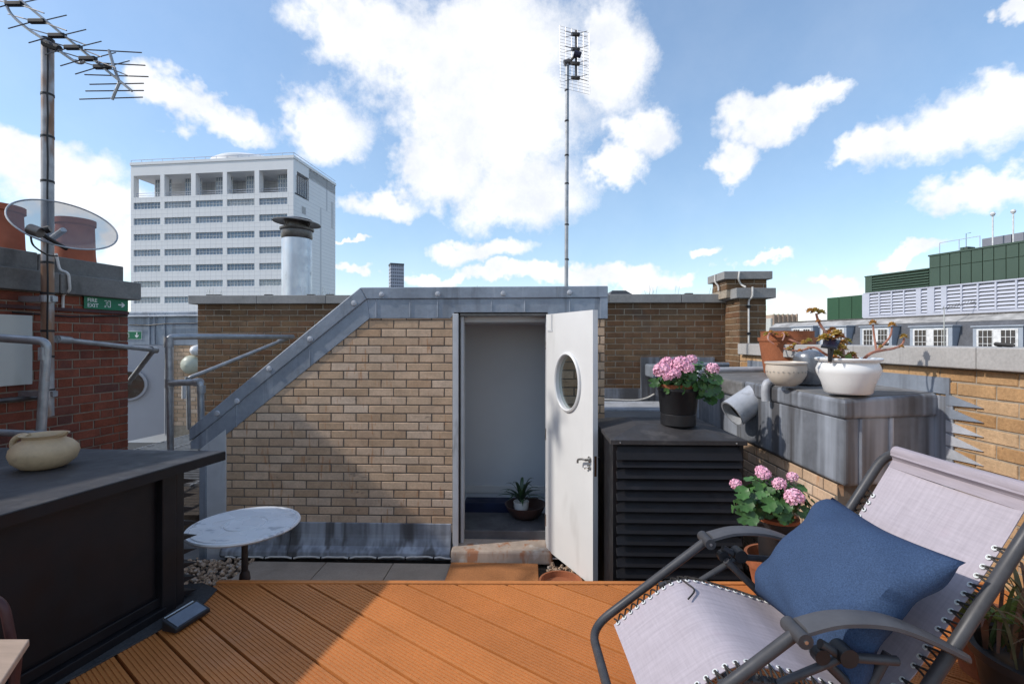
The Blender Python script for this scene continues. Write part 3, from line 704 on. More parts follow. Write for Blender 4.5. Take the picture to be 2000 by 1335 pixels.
MB().tube(bez([(ul + .13, uy0 - .06, uz1 + .09), (ul + .12, uy0 - .06, uz1), (ul + .16, uy0 - .03, uz1 - .06), (ul + .20, uy0 - .07, uz0 + .02)], 5), .011, 8).build('conduit', mCABLE, pier, smooth=True)
MB().tube(bez([(ul - .06, uy0 + .2, uz1 + .09), (ul - .06, uy0 + .2, uz1), (ul - .03, uy0 + .18, uz1 - .06), (ul - .03, uy0 + .17, uz0)], 5), .011, 8).build('conduit', mCABLE, pier, smooth=True)
hip = MB().prism([at(1190, 577, 7.2), at(1196, 567, 7.2), at(1222, 567, 7.2), at(1240, 577, 7.2)], (0, .5, 0)).build('roof_vent', mSLATE)
tag(hip, 'low dark slate ridge just showing over the brown parapet', 'roof')

# ---- raised flat roof between the stair head and the right wall
fr = structure(put('flat_roof', None, None, (1.2, 5, .42)))
MB().box(.72, 2.36, 4.12, BY - .001, -.6, .42).build('roof_slab', mROOF, fr)
MB().box(.72, 1.62, BY - .035, BY - .0085, .42, .62).build('lead_upstand', mLEADD, fr, bevel=.006)
MB().tube([(.73, BY - .10, .435), (1.75, BY - .10, .435)], .028, 10).build('lead_roll', mLEADP, fr, smooth=True)
MB().box(.72, 1.70, 5.6, BY - .12, .42, .445).build('lead_strip', mLEADP, fr, bevel=.004)
c2 = MB().tube(bez([atY(1168, 779, BY - .05), atY(1195, 780, BY - .05), atY(1240, 781, BY - .05), atY(1262, 777, BY - .05), atY(1278, 769, BY - .05)], 5), .010, 8).build('white_cable', mCABLE, None, smooth=True)
tag(c2, 'white cable clipped low along the dark brown parapet wall', 'cable')

# ================================================================== right wall (yellow brick) and coping
WX = 2.39
rw = thing('boundary_wall', (WX, 3, 0), 'yellow brick boundary wall with pale concrete coping on the right', 'wall')
MB().box(WX, WX + .26, 1.0, 5.5, PZ, 1.079).build('mortar', mMORTP, rw)
def keep_right(u, z, c):
    if c.y > 2.98: return z > .85
    return True
bricks(rw, mYELB, (WX, 5.5, 0), R(-90), 0, 4.5, 1.08 - .075 * 15, 1.08, keep_right, shift=.07)
y = 5.44
while y > 1.0:
    y2 = y - .95
    MB().box(WX - .06, WX + .32, y2 + .002, y - .002, 1.08, 1.196).build('coping_stone', mCONCL, rw, bevel=.007); y = y2
for a, b in (((1690, 668), (1702, 672)), ((1930, 666), (1960, 672)), ((1975, 668), (1995, 670))):
    p, q = atZ(*a, 1.196) if a[1] > 667 else Vector((WX + .1, 2.7, 1.196)), Vector((WX + .16, 2.45, 1.2))
for k, yy in enumerate((2.45, 2.62, 3.5)):
    MB().tube([(WX + .16, yy, 1.204), (WX + .12, yy + .05, 1.212), (WX + .19, yy + .10, 1.206)], .012, 6).build('loose_cable', mBLKR, rw, smooth=True)
# ---- lead covered box against it
BX = 1.775; BF = 2.76; BB = 6.24; TZ = .915
lb = thing('lead_box', (2.0, 3.8, 0), 'streaked lead covered box built against the right wall, pots standing on it', 'lead box')
MB().box(BX + .035, WX - .004, BF + .12, BB, -.68, .43).build('mortar', mMORT, lb)
bricks(lb, mBUFF, (BX + .035, BB - 2.0, 0), R(-90), 0, BB - 2.0 - BF - .12, .40 - .075 * 14, .41)
xf = WX - .002; FYR = BF + .14        # front face recedes slightly to the wall
MB().hexa([(BX, BF, .41), (xf, FYR, .41), (xf, BB, .41), (BX, BB, .41), (BX, BF, .80), (xf, FYR, .80), (xf, BB, .80), (BX, BB, .80)]).build('lead_body', mLEADD, lb, bevel=.02, seg=3)
MB().hexa([(BX - .018, BF - .018, .79), (xf, FYR - .02, .79), (xf, 3.98, .79), (BX - .018, 3.98, .79), (BX - .018, BF - .018, TZ - .012), (xf, FYR - .02, TZ + .01), (xf, 3.98, TZ + .01), (BX - .018, 3.98, TZ - .012)]).build('lead_cover', mLEADD, lb, bevel=.022, seg=3)
MB().hexa([(BX - .006, BF + .004, TZ - .013), (xf, FYR, TZ + .008), (xf, 3.97, TZ + .008), (BX - .006, 3.97, TZ - .013), (BX + .004, BF + .012, TZ - .006), (xf, FYR + .01, TZ + .014), (xf, 3.96, TZ + .014), (BX + .004, 3.96, TZ - .006)]).build('lead_top', mLEADT, lb)
MB().hexa([(BX - .03, 4.0, .76), (xf, 4.0, .76), (xf, BB, .76), (BX - .03, BB, .76), (BX - .03, 4.0, TZ - .02), (xf, 4.0, TZ), (xf, BB, TZ), (BX - .03, BB, TZ - .02)]).build('lead_cover', mLEADT, lb, bevel=.02, seg=2)
for yy in (3.56, 4.95):
    MB().tube(bez([(BX - .045, yy, TZ - .12), (BX - .05, yy, TZ - .04), (BX - .03, yy, TZ + .012), (BX + .06, yy, TZ + .02), (xf, yy, TZ + .03)], 5), [.03] * 11 + [.026] * 10, 12).build('lead_roll', mLEADP, lb, smooth=True)
MB().box(1.45, xf, BB - .001, BB + .033, .40, 1.02).build('lead_upstand', mLEADD, lb, bevel=.006)
MB().box(1.50, xf, 5.85, BB - .002, .78, TZ + .02).build('lead_gutter', mLEAD, lb, bevel=.02)
MB().tube([(1.55, 5.82, TZ + .03), (xf, 5.82, TZ + .03)], .03, 10).build('lead_roll', mLEAD, lb, smooth=True)
# cover flashing along the wall
for a, b in ((FYR - .10, 3.9), (3.91, 5.3)):
    MB().hexa([(WX - .016, a, TZ + .012), (WX - .004, a, TZ + .012), (WX - .004, b, TZ + .012), (WX - .016, b, TZ + .012), (WX - .014, a, TZ + .105), (WX - .006, a, TZ + .105), (WX - .006, b, TZ + .105), (WX - .014, b, TZ + .105)]).build('cover_flashing', mLEAD, lb)
# vertical roll on the front face and stepped flashing teeth
q0 = Vector((BX + .30, BF + .06, 0))
MB().tube([(BX + .30, BF + .068, .42), (BX + .30, BF + .068, .79)], .014, 8).build('lead_seam', mLEADP, lb, smooth=True)
MB().tube([(BX + .10, BF + .022, .42), (BX + .10, BF + .022, .79)], .012, 8).build('lead_seam', mLEADD, lb, smooth=True)
MB().box(WX - .014, WX - .0075, FYR - .12, FYR + .02, .40, TZ).build('side_flashing', mLEADD, lb)
for k in range(8):
    z = .865 - k * .075
    MB().prism([(WX - .017, FYR - .08, z), (WX - .017, FYR - .30, z + .012), (WX - .017, FYR - .08, z + .065)], (.009, 0, 0)).build('flashing_tooth', mLEADP if k > 1 else mLEAD, lb)
# lead outlet on the left side
oc_ = Vector((BX - .16, 3.92, .70))
sp = MB()
ax = Vector((-.84, -.16, -.52)).normalized(); e1_ = ax.cross(Vector((0, 0, 1))).normalized(); e2_ = e1_.cross(ax)
r1, r2, nn = .112, .097, 28; base_ = Vector((BX + .06, 3.90, .795)); tip = base_ + ax * .27
def rg(c, r): return [c + (e1_ * math.cos(2 * math.pi * i / nn) + e2_ * math.sin(2 * math.pi * i / nn)) * r for i in range(nn)]
rings = [rg(base_, r1), rg(base_ + ax * .05, r1 - .004), rg(tip, r1), rg(tip, r2), rg(base_ + ax * .02, r2)]
sp.add([v for r_ in rings for v in r_], [(a * nn + i, a * nn + (i + 1) % nn, (a + 1) * nn + (i + 1) % nn, (a + 1) * nn + i) for a in range(4) for i in range(nn)] + [tuple(range(4 * nn, 5 * nn))])
sp.build('lead_outlet', mLEADP, lb, smooth=True)

MB().prism(rg(base_ + ax * .20, r2 - .002), ax * .004).build('outlet_shade_disc', mBLKR, lb)  # black disc stands in for the shade inside the pipe
# ================================================================== red brick stack on the left
RA = R(81.6); rc = cw((249 - 1000) / FPX * 4.45, 4.45, 0)
rU = Vector((math.cos(RA), math.sin(RA), 0)); rN = Vector((math.sin(RA), -math.cos(RA), 0))
def RW(u, w, z): return Vector((rc.x, rc.y, 0)) + rU * u + rN * w + Vector((0, 0, z))
stack = thing('chimney_stack', RW(-.8, -.4, PZ), 'red brick chimney stack with two tiers of grey concrete capping', 'chimney')
MB(RW).box(-1.95, 0, -.95, 0, PZ, 1.605).build('mortar', mMORTR, stack)
bricks(stack, mREDB, (rc.x, rc.y, 0), RA, -1.62, 0, 1.605 - .075 * 19, 1.605, bond='f', shift=.03)
bricks(stack, mREDB, (rc.x, rc.y, 0), RA + R(90), 0, .4, 1.605 - .075 * 19, 1.605, bond='f')
MB(RW).box(-1.95, -.62, -1.0, .07, 1.605, 1.765).build('coping_stone', mCONCD, stack, bevel=.008)
MB(RW).box(-.615, .07, -1.0, .075, 1.605, 1.765).build('coping_stone', mCONCD, stack, bevel=.008)
MB(RW).box(-1.95, -.70, -.93, -.03, 1.765, 1.915).build('top_slab', mCONCD, stack, bevel=.008)
MB(RW).box(-.695, -.01, -.93, -.03, 1.765, 1.91).build('top_slab', mCONCD, stack, bevel=.008)
# unseen wall added beyond the left of the view to shade the deck
e0_, e1_2 = Vector((-4.36, -1.74, 0)), Vector((-3.06, 2.42, 0))
MB().prism([e0_ + Vector((0, 0, PZ)), e1_2 + Vector((0, 0, PZ)), e1_2 + Vector((-.6, .15, PZ)), e0_ + Vector((-.6, .2, PZ))], (0, 0, 1.91 - PZ)).build('shade_caster_wall', mREDB, stack)
zc_ = 1.50
MB(RW).box(-1.9, -.01, .008, .03, 1.47, 1.495).build('metal_strip', mMAROON, stack)
MB().tube([RW(-.9, .02, 1.44), RW(-.5, .02, 1.425), RW(-.02, .02, 1.46)], .006, 6).build('black_cable', mBLKR, stack, smooth=True)
MB().tube(rnd([RW(-.56, .02, 1.475), RW(-.56, .02, 1.6), RW(-.56, .09, 1.63), RW(-.57, .09, 1.77), RW(-.57, .0, 1.80), RW(-.58, -.02, 1.93)], .03), .010, 8).build('white_cable', mCABLE, stack, smooth=True)
MB(RW).box(-1.9, -.785, .009, .04, .90, 1.42).build('white_panel', mBOARD, stack, bevel=.004)
MB().tube([RW(-1.3, .05, .80), RW(-.72, .05, .80)], .018, 8).build('cable_duct', mDKST, stack, smooth=True)
def pot(px, d, r, z0, z1, label):
    p = at(px, 450, d)
    o = MB().lathe([(r * 1.05, z0), (r * .97, z0 + .12), (r * .92, z1 - .06), (r * 1.0, z1 - .05), (r * 1.0, z1), (r * .85, z1), (r * .82, z0 + .1), (0, z0 + .1)], (p.x, p.y, 0), 28).build('chimney_pot', mTERRC, None, smooth=True)
    return tag(o, label, 'chimney pot', 'clay pots on the red stack')
pot(-12, 4.05, .195, 1.91, 2.36, 'squat terracotta chimney pot furthest from the fire exit sign')
pot(147, 4.45, .150, 1.90, 2.34, 'squat terracotta chimney pot directly behind the satellite dish')

# ---- fire exit signs
def text_mesh(s, size):
    cu = bpy.data.curves.new('t', 'FONT'); cu.body = s; cu.size = size; cu.extrude = .0008; cu.offset = size * .012
    o = bpy.data.objects.new('t', cu); COL.objects.link(o); bpy.context.view_layer.update()
    me = bpy.data.meshes.new_from_object(o.evaluated_get(bpy.context.evaluated_depsgraph_get()))
    bpy.data.objects.remove(o); me.materials.clear(); me.materials.append(mSIGNW); return me
def sign_frame(org, ex):                # local x along ex, local y up, z out of the face
    ex = Vector(ex).normalized(); ez = ex.cross(Vector((0, 0, 1))); return lambda x, y, z: org + ex * x + Vector((0, 0, y)) + ez * z
def arrow(f, cx, cy, s, rot):
    P2 = [(-1, .18), (.1, .18), (-.25, .62), (.18, .62), (.85, 0), (.18, -.62), (-.25, -.62), (.1, -.18), (-1, -.18)]
    c, q = math.cos(rot), math.sin(rot); mb = MB()
    mb.prism([f(cx + s * (x * c - y * q), cy + s * (x * q + y * c), .003) for x, y in P2], f(0, 0, .0045) - f(0, 0, .003)); return mb
def runner(f, cx, cy, s):               # the running figure beside its doorway, as plain strokes
    mb = MB()
    for (x, y, w, h) in [(-.7, .55, .55, .16), (-.7, -.75, .4, .16), (.1, .55, .6, .16), (.54, -.75, .16, 1.4), (.1, -.75, .5, .14)]:
        a, b, c, d = (x, y), (x + w, y), (x + w, y + h), (x, y + h)
        mb.prism([f(cx + s * p[0], cy + s * p[1], .003) for p in (a, b, c, d)], f(0, 0, .0045) - f(0, 0, .003))
    for a, b in [((-.1, .35), (-.15, -.1)), ((-.15, -.1), (.15, -.35)), ((.15, -.35), (.05, -.65)), ((-.15, -.1), (-.35, -.4)), ((-.35, -.4), (-.65, -.4)), ((-.1, .3), (.25, .1)), ((-.1, .3), (-.45, .1))]:
        mb.tube([f(cx + s * a[0], cy + s * a[1], .0035), f(cx + s * b[0], cy + s * b[1], .0035)], .06 * s, 5)
    mb.tube([f(cx + s * -.02, cy + s * .48, .0035), f(cx + s * .06, cy + s * .56, .0035)], .1 * s, 6); return mb
u0 = -.40
f1 = sign_frame(RW(u0, .022, 1.50), rU)
sg = thing('fire_exit_sign', RW(u0 + .18, .022, 1.50), 'green FIRE EXIT sign with arrow pointing right on the red stack', 'sign')
MB(f1).box(0, .385, 0, .105, -.003, .0025).build('sign_plate', mGRN, sg, bevel=.001)
ang_ = math.atan2(rU.y, rU.x)
for tx, yy in (('FIRE', .060), ('EXIT', .016)):
    o = put('lettering', text_mesh(tx, .045), sg, f1(.025, yy, .003)); o.rotation_euler = (R(90), 0, ang_)
arrow(f1, .325, .052, .034, 0).build('arrow', mSIGNW, sg)
runner(f1, .195, .052, .040).build('running_figure', mSIGNW, sg)

# ================================================================== mast, dish, aerial
MP = at(93, 600, 3.62); MR = .038
mz0, mz1 = EYE - (812 - HZ) * 3.62 / FPX, EYE - (82 - HZ) * 3.62 / FPX
mast = thing('aerial_mast', (MP.x, MP.y, mz0), 'tall rust streaked steel mast strapped to the red stack', 'mast')
MB().tube([(MP.x, MP.y, mz0), (MP.x, MP.y, mz1)], MR, 20).build('pole', mRUST, mast, smooth=True)
MB().tube([(MP.x, MP.y, mz1 - .001), (MP.x, MP.y, mz1 + .02)], MR + .004, 20).build('pole_cap', mBLKR, mast, smooth=True)
for py in (188, 270, 357, 515, 575, 648, 698, 763):
    z = EYE - (py - HZ) * 3.62 / FPX
    MB().tube([(MP.x, MP.y, z), (MP.x, MP.y, z + .016)], MR + .003, 20).build('cable_tie', mBLKR, mast, smooth=True)
cp_ = [(MP.x + MR * .75 + .004 * (i % 2), MP.y - MR * .8, EYE - (py - HZ) * 3.62 / FPX) for i, py in enumerate((95, 140, 190, 230, 270, 320, 380, 430, 500, 560, 640, 700))]
MB().tube(bez(cp_, 3), .006, 6).build('cable', mBLKR, mast, smooth=True)
for py in (590, 775):
    z = EYE - (py - HZ) * 3.62 / FPX
    br = MB(); br.tube([(MP.x, MP.y, z), (MP.x, MP.y, z + .05)], MR + .008, 16); br.box(MP.x - .32, MP.x + .06, MP.y - .02, MP.y + .02, z + .005, z + .045)
    br.build('wall_bracket', mGALV, mast)
# satellite dish
DC = at(127, 438, 3.50)
fwd = Vector((-sn, cs, 0)); rgt = Vector((cs, sn, 0)); upv = Vector((0, 0, 1))
dnrm = (rgt * .55 + upv * .74 - fwd * .37).normalized()
dish = thing('satellite_dish', DC, 'see-through grey mesh satellite dish fixed to the mast', 'dish')
qx = (rgt - dnrm * rgt.dot(dnrm)).normalized(); qy = dnrm.cross(qx)
a_, b_ = .30, .30; vs = [DC - dnrm * .055]; fs = []; nr, ns_ = 8, 48
for i in range(1, nr + 1):
    t = i / nr
    for j in range(ns_):
        q = 2 * math.pi * j / ns_; vs.append(DC + qx * a_ * t * math.cos(q) + qy * b_ * t * math.sin(q) - dnrm * .055 * (1 - t * t))
fs = [(0, 1 + j, 1 + (j + 1) % ns_) for j in range(ns_)] + [(1 + (i - 1) * ns_ + j, 1 + i * ns_ + j, 1 + i * ns_ + (j + 1) % ns_, 1 + (i - 1) * ns_ + (j + 1) % ns_) for i in range(1, nr) for j in range(ns_)]
MB().add(vs, fs).build('reflector', mDISH, dish, smooth=True)
rim = [DC + qx * a_ * math.cos(2 * math.pi * j / ns_) + qy * b_ * math.sin(2 * math.pi * j / ns_) for j in range(ns_ + 1)]
MB().tube(rim, .006, 6).build('rim', mGALV, dish, smooth=True)
l0, l1 = at(72, 452, 3.18), at(130, 486, 3.38)
MB().tube([l0, l1], .014, 8).build('feed_arm', mBLKR, dish, smooth=True)
MB().tube([at(58, 447, 3.17), at(80, 455, 3.18)], .036, 12).build('feed_horn', mDKST, dish, smooth=True)
MB().tube([at(88, 449, 3.19), at(98, 447, 3.20)], .024, 12).build('feed_cap', mBLKR, dish, smooth=True)
MB().tube(bez([at(60, 462, 3.17), at(66, 480, 3.2), at(92, 497, 3.4), at(112, 500, 3.5)], 5), .006, 6).build('cable', mBLKR, dish, smooth=True)
MB().tube([DC - dnrm * .05, Vector((MP.x, MP.y, DC.z - .10))], .02, 8).build('mount_arm', mGALV, dish, smooth=True)
# log-periodic style television aerial
AD = 3.55
ae = thing('television_aerial', at(95, 95, AD), 'television aerial with crossed rods and V reflector on the mast top', 'aerial')
g = lambda x, y, d=AD: at(x, y, d)
MB().tube([g(22, -14), g(258, 178)], .009, 8).build('boom', mGALV, ae, smooth=True)
MB().tube(bez([g(6, -20), g(10, 2), g(22, 28), g(52, 55), g(90, 80), g(125, 106), g(150, 122), g(162, 122), g(166, 112)], 4), .010, 8).build('support_arm', mGALV, ae, smooth=True)
MB().tube([g(86, 84), g(116, 96)], .026, 8).build('clamp', mBLKR, ae)
for i, (x, y) in enumerate([(28, 8), (73, 42), (112, 70), (143, 93), (172, 115), (200, 131)]):
    hb_ = MB().box(-.06, .06, -.016, .016, -.014, .014)
    c = g(x, y); hb_.v = [c + rgt * v.x + fwd * v.y + upv * v.z for v in hb_.v]
    el_ = hb_.build('element_block', mBLKR, ae, bevel=.004)
    k = 58 - i * 1.0
    for (dx, dy) in ((k, -12), (k, 18), (-k, 14), (-k, -14)):
        MB().tube([g(x + (14 if dx > 0 else -14), y + dy * .15), g(x + dx, y + dy, AD + (.12 if dy < 0 else -.10))], .0042, 6).build('element_rod', mDKST, el_, smooth=True)
MB().tube([g(213, 98), g(222, 130), g(233, 160)], .010, 6).build('reflector_post', mGALV, ae, smooth=True)
MB().tube([g(233, 162), g(226, 178), g(219, 195)], .010, 6).build('reflector_post', mGALV, ae, smooth=True)
for (x0, y0, x1, y1) in [(165, 97, 277, 103), (188, 123, 284, 128), (165, 146, 290, 150), (175, 165, 281, 163), (167, 178, 281, 177), (155, 194, 279, 190)]:
    MB().tube([g(x0, y0, AD - .02), g(x1, y1, AD + .05)], .0042, 6).build('reflector_rod', mDKST, ae, smooth=True)

# ---- grid aerial on the stair head roof
GD = 4.85
ga = thing('grid_aerial', at(1106, 562, GD), 'tall thin grey pole with small grid aerial on the stair head roof', 'aerial')
b0 = at(1106, 562, GD); MB().tube([(b0.x, b0.y, 1.62), at(1108, 118, GD)], .019, 14).build('pole', mGALV, ga, smooth=True)
for py in (178, 238, 305, 360, 440, 508): 
    p = at(1107, py, GD); MB().tube([p, p + Vector((0, 0, .014))], .022, 12).build('cable_tie', mBLKR, ga, smooth=True)
grid = MB(); gd = GD + .12
for i in range(6):
    x = 1093 + i * 11.5; grid.tube([at(x, 50 + i * 3, gd), at(x + 2, 172 + i * 2.4, gd)], .0022, 4)
for i in range(20):
    y = 51 + i * 6.3; grid.tube([at(1093, y, gd), at(1151, y + 14, gd)], .0016, 4)
grid.build('grid_reflector', mSTEEL, ga)
MB().tube([at(1125, 60, GD), at(1125, 155, GD)], .012, 8).build('element_boom', mDKST, ga, smooth=True)
for y in (67, 96, 124, 152):
    w = MB(); w.tube([at(1117, y, GD - .03), at(1131, y + 1, GD)], .020, 8)
    for dx in (-1, 1):
        for dy in (-6, 6): w.tube([at(1125, y, GD - .02), at(1125 + dx * 22, y + dy, GD - .06)], .003, 5)
    w.build('bow_tie_element', mDKST, ga)
MB().tube([at(1108, 126, GD), at(1126, 106, GD - .02)], .014, 8).build('bracket_arm', mDKST, ga, smooth=True)
MB().tube([at(1121, 104, GD - .05), at(1135, 108, GD - .05)], .030, 10).build('balun_box', pm('balun_blue', (.02, .02, .05), .4), ga)
MB().tube([at(1102, 124, GD), at(1113, 120, GD)], .030, 10).build('clamp', mDKST, ga)

# ---- flue behind the parapet
FD = 6.95
fp = at(580, 574, FD)
fl_ = thing('flue_pipe', (fp.x, fp.y, 1.4), 'shiny steel flue pipe with wide rain cowl above the parapet', 'flue')
zz = lambda py: EYE - (py - HZ) * FD / FPX
k_ = FD / FPX
MB().lathe([(27.5 * k_, 1.2), (27.5 * k_, zz(468)), (26 * k_, zz(467))], (fp.x, fp.y, 0), 40).build('pipe', mFLUE, fl_, smooth=True)
MB().lathe([(27 * k_, zz(467)), (28.5 * k_, zz(464)), (28 * k_, zz(452)), (31 * k_, zz(450)), (31.5 * k_, zz(447)), (20 * k_, zz(446))], (fp.x, fp.y, 0), 40).build('collar', mDKST, fl_, smooth=True)
MB().lathe([(21 * k_, zz(446)), (21 * k_, zz(437)), (28 * k_, zz(430)), (27 * k_, zz(430)), (19 * k_, zz(438)), (0, zz(440))], (fp.x, fp.y, 0), 32).build('throat', mDKST, fl_, smooth=True)
cowl = Matrix.Rotation(R(4), 3, 'Y')
MB().lathe([(0, .075), (14 * k_, .07), (44 * k_, .0), (44 * k_, -.012), (0, .02)], (fp.x, fp.y, zz(435)), 40, cowl).build('cowl', mDKST, fl_, smooth=True)
for a in (0, 2.1, 4.2):
    MB().tube([(fp.x + 22 * k_ * math.cos(a), fp.y + 22 * k_ * math.sin(a), zz(447)), (fp.x + 27 * k_ * math.cos(a), fp.y + 27 * k_ * math.sin(a), zz(432))], .008, 6).build('cowl_strut', mDKST, fl_)

# ================================================================== handrails
def rail(name, label, paths, group=None):
    t = thing(name, Vector(paths[0][0][-1]), label, 'handrail', group)
    for pts, r in paths:
        MB().tube(rnd(pts, .05, 5), r, 12).build('rail', mGALV, t, smooth=True)
    return t
def fit(t, p, d, r=.033, l=.05):
    d = Vector(d).normalized(); MB().tube([Vector(p) - d * l, Vector(p) + d * l], r, 12).build('fitting', mGALV, t, smooth=True)
a = rail('handrail', 'rust stained pipe handrail in front of the white panel on the red stack',
         [([at(-60, 655, 3.0), at(0, 660, 3.05), at(92, 666, 3.12), at(80, 842, 3.12), at(76, 900, 3.12)], .026), ([at(-60, 842, 3.0), at(100, 848, 3.1)], .022)])
fit(a, at(87, 690, 3.12), (0, 0, 1), .032, .04)
b = rail('handrail', 'galvanised pipe rail with a diagonal brace running past the fire exit sign',
         [([at(108, 662, 3.7), at(150, 666, 3.9), at(300, 683, 4.75)], .022), ([at(300, 683, 4.75), at(250, 748, 4.9)], .024)])
fit(b, at(300, 683, 4.75), at(300, 683, 4.75) - at(150, 666, 3.9), .032, .035); fit(b, at(124, 663, 3.77), at(150, 666, 3.9) - at(108, 662, 3.7), .030, .06)
c = rail('handrail', 'galvanised stair rail with posts beside the metal grating',
         [([at(334, 930, 4.75), at(329, 658, 4.75), at(400, 657, 5.1), at(572, 657.5, 6.2)], .030), ([at(331, 748, 4.73), at(392, 746, 4.60), at(394, 905, 4.60)], .030)])
fit(c, at(329.5, 668, 4.75), (0, 0, 1), .040, .05); fit(c, at(331, 748, 4.74), (0, 0, 1), .040, .045); fit(c, at(386, 746, 4.61), at(392, 746, 4.6) - at(340, 748, 4.73), .038, .04); fit(c, at(393, 760, 4.6), (0, 0, 1), .038, .035)
e = rail('handrail', 'sloping galvanised grab rail fixed to the brown parapet above the grating', [([at(369, 838, 5.3), at(367, 738, 5.3), at(400, 726, 5.4), at(560, 661, 6.2)], .022)])
fit(e, at(367, 741, 5.3), (0, 0, 1), .032, .03); fit(e, at(552, 664, 6.16), at(560, 661, 6.2) - at(500, 685, 5.9), .03, .06)
MB().tube([at(359, 752, 5.25), at(359, 778, 5.25)], .022, 10).build('pull_handle', mWHITE, e, smooth=True)
# metal grating landing
gr = thing('grating_walkway', cw(-4.4, 6.6, -.25), 'galvanised metal bar grating walkway leading to the grey door', 'walkway')
GZ0 = -.20
q0, q1 = cw(-5.9, 5.0, GZ0), cw(-3.2, 5.0, GZ0)
mbg = MB()
for i in range(43):
    d = 4.75 + i * .09; mbg.box(-5.2, -2.85, d - .005, d + .005, GZ0 - .03, GZ0)
stuff(mbg.build('bearing_bars', mGALV, gr))
for i in range(6): MB().box(-5.2 + i * .46, -5.185 + i * .46, 4.7, 8.6, GZ0 - .035, GZ0 - .004).build('cross_bar', mGALV, gr)
MB().box(-5.2, -2.85, 4.7, 8.6, GZ0 - .5, GZ0 - .3).build('painted_shade_sheet', mDARKW, gr)  # dark sheet in place of the shade below the grating

# ---- second stair head further off
SY = 8.7
s2 = thing('rear_stair_head', atY(320, 760, SY), 'second stair head with blue grey lead fascia and grey door beyond the grating', 'building')
S = lambda px, py, y=SY: atY(px, py, y)
MB().prism([S(200, 609), S(420, 607), S(420, 640), S(200, 640)], (0, 2.0, 0)).build('lead_fascia', mLEAD, s2, bevel=.02)
MB().prism([S(200, 616, SY - .06), S(420, 614, SY - .06), S(420, 617.5, SY - .06), S(200, 619.5, SY - .06)], (0, .06, 0)).build('lead_drip', mLEADP, s2, bevel=.01)
MB().prism([S(200, 634, SY - .02), S(420, 633, SY - .02), S(420, 674, SY - .02), S(200, 674, SY - .02)], (0, .05, 0)).build('lead_fascia', mLEAD, s2, bevel=.01)
for px in (292, 302, 322): MB().tube([S(px, 612, SY - .03), S(px, 672, SY - .03)], .012, 6).build('lead_seam', mLEAD, s2, smooth=True)
MB().tube([S(252, 634, SY - .05), S(290, 635, SY - .05), S(322, 632, SY - .05), S(386, 631, SY - .05)], .010, 6).build('cable', mBLKR, s2, smooth=True)
MB().box(S(336, 700).x, S(420, 700).x, SY, SY + .2, -.6, S(336, 673).z).build('mortar', mMORTP, s2)
bricks(s2, mBUFF, (S(336, 700).x, SY, 0), 0, 0, S(400, 700).x - S(336, 700).x, S(336, 830).z, S(336, 674).z, bond='s')
MB().box(S(200, 700).x, S(336, 700).x, SY + .25, SY + .3, -.7, S(336, 673).z).build('inner_wall', mWALLI, s2)
MB().prism([S(322, 674, SY - .05), S(336, 674, SY - .05), S(336, 850, SY - .05), S(322, 850, SY - .05)], (0, .15, 0)).build('door_frame', mTRIM, s2)
d2 = thing('grey_door', S(285, 860, SY - .35), 'grey door with oval window standing half hidden behind the red stack', 'door')
MB().hexa([S(200, 872, SY - .5), S(321, 846, SY - .10), S(321, 846, SY - .05), S(200, 872, SY - .45), S(200, 674, SY - .5), S(321, 674, SY - .10), S(321, 674, SY - .05), S(200, 674, SY - .45)]).build('leaf_panel', mGREYD, d2)
ocx = Vector(S(252, 751, SY - .33)); ex_ = (S(321, 700, SY - .10) - S(200, 700, SY - .5)); ex_.z = 0; ex_.normalize(); en = Vector((ex_.y, -ex_.x, 0))
el2 = lambda s, o: [ocx + ex_ * .255 * s * math.cos(2 * math.pi * i / 32) + upv * .255 * s * math.sin(2 * math.pi * i / 32) + en * o for i in range(32)]
MB().prism(el2(1.1, .03), en * .03).build('window_frame', mGREYD, d2, bevel=.01)
MB().prism(el2(.93, .062), en * .006).build('window_pane', pm('brown_pane', (.055, .045, .035), .2, spec=.6), d2)
f2 = sign_frame(S(226, 662, SY - .025), (1, 0, 0)); 
sg2 = thing('fire_exit_sign', S(260, 662, SY - .03), 'green exit sign with arrow pointing down on the lead fascia', 'sign')
kx = SY / FPX
MB(f2).box(0, 53 * kx, 0, 15 * kx, 0, .006).build('sign_plate', mGRN, sg2)
MB(f2).box(-.008, 54 * kx, -.008, 16 * kx, -.004, .003).build('sign_border', mSIGNW, sg2)
f3 = lambda x, y, z: f2(x, y, z + .004)
arrow(f3, 44 * kx, 7.5 * kx, 6 * kx, R(-90)).build('arrow', mSIGNW, sg2); runner(f3, 24 * kx, 7.5 * kx, 6.2 * kx).build('running_figure', mSIGNW, sg2)
for px, py, r, lab in ((371, 712, .175, 'large round opal bulkhead lamp beside the grey door'), (383, 684, .10, 'small white globe lamp above the round bulkhead lamp')):
    p = S(px, py, SY - .07)
    o = MB().lathe([(r * .9, -.06), (r, -.04), (r * .97, .0), (r * .8, .06), (r * .45, .10), (0, .115)], p, 28, Matrix.Rotation(R(90), 3, 'X')).build('bulkhead_lamp', mLAMP if r > .12 else mGLOBEW, None, smooth=True)
    tag(o, lab, 'lamp')

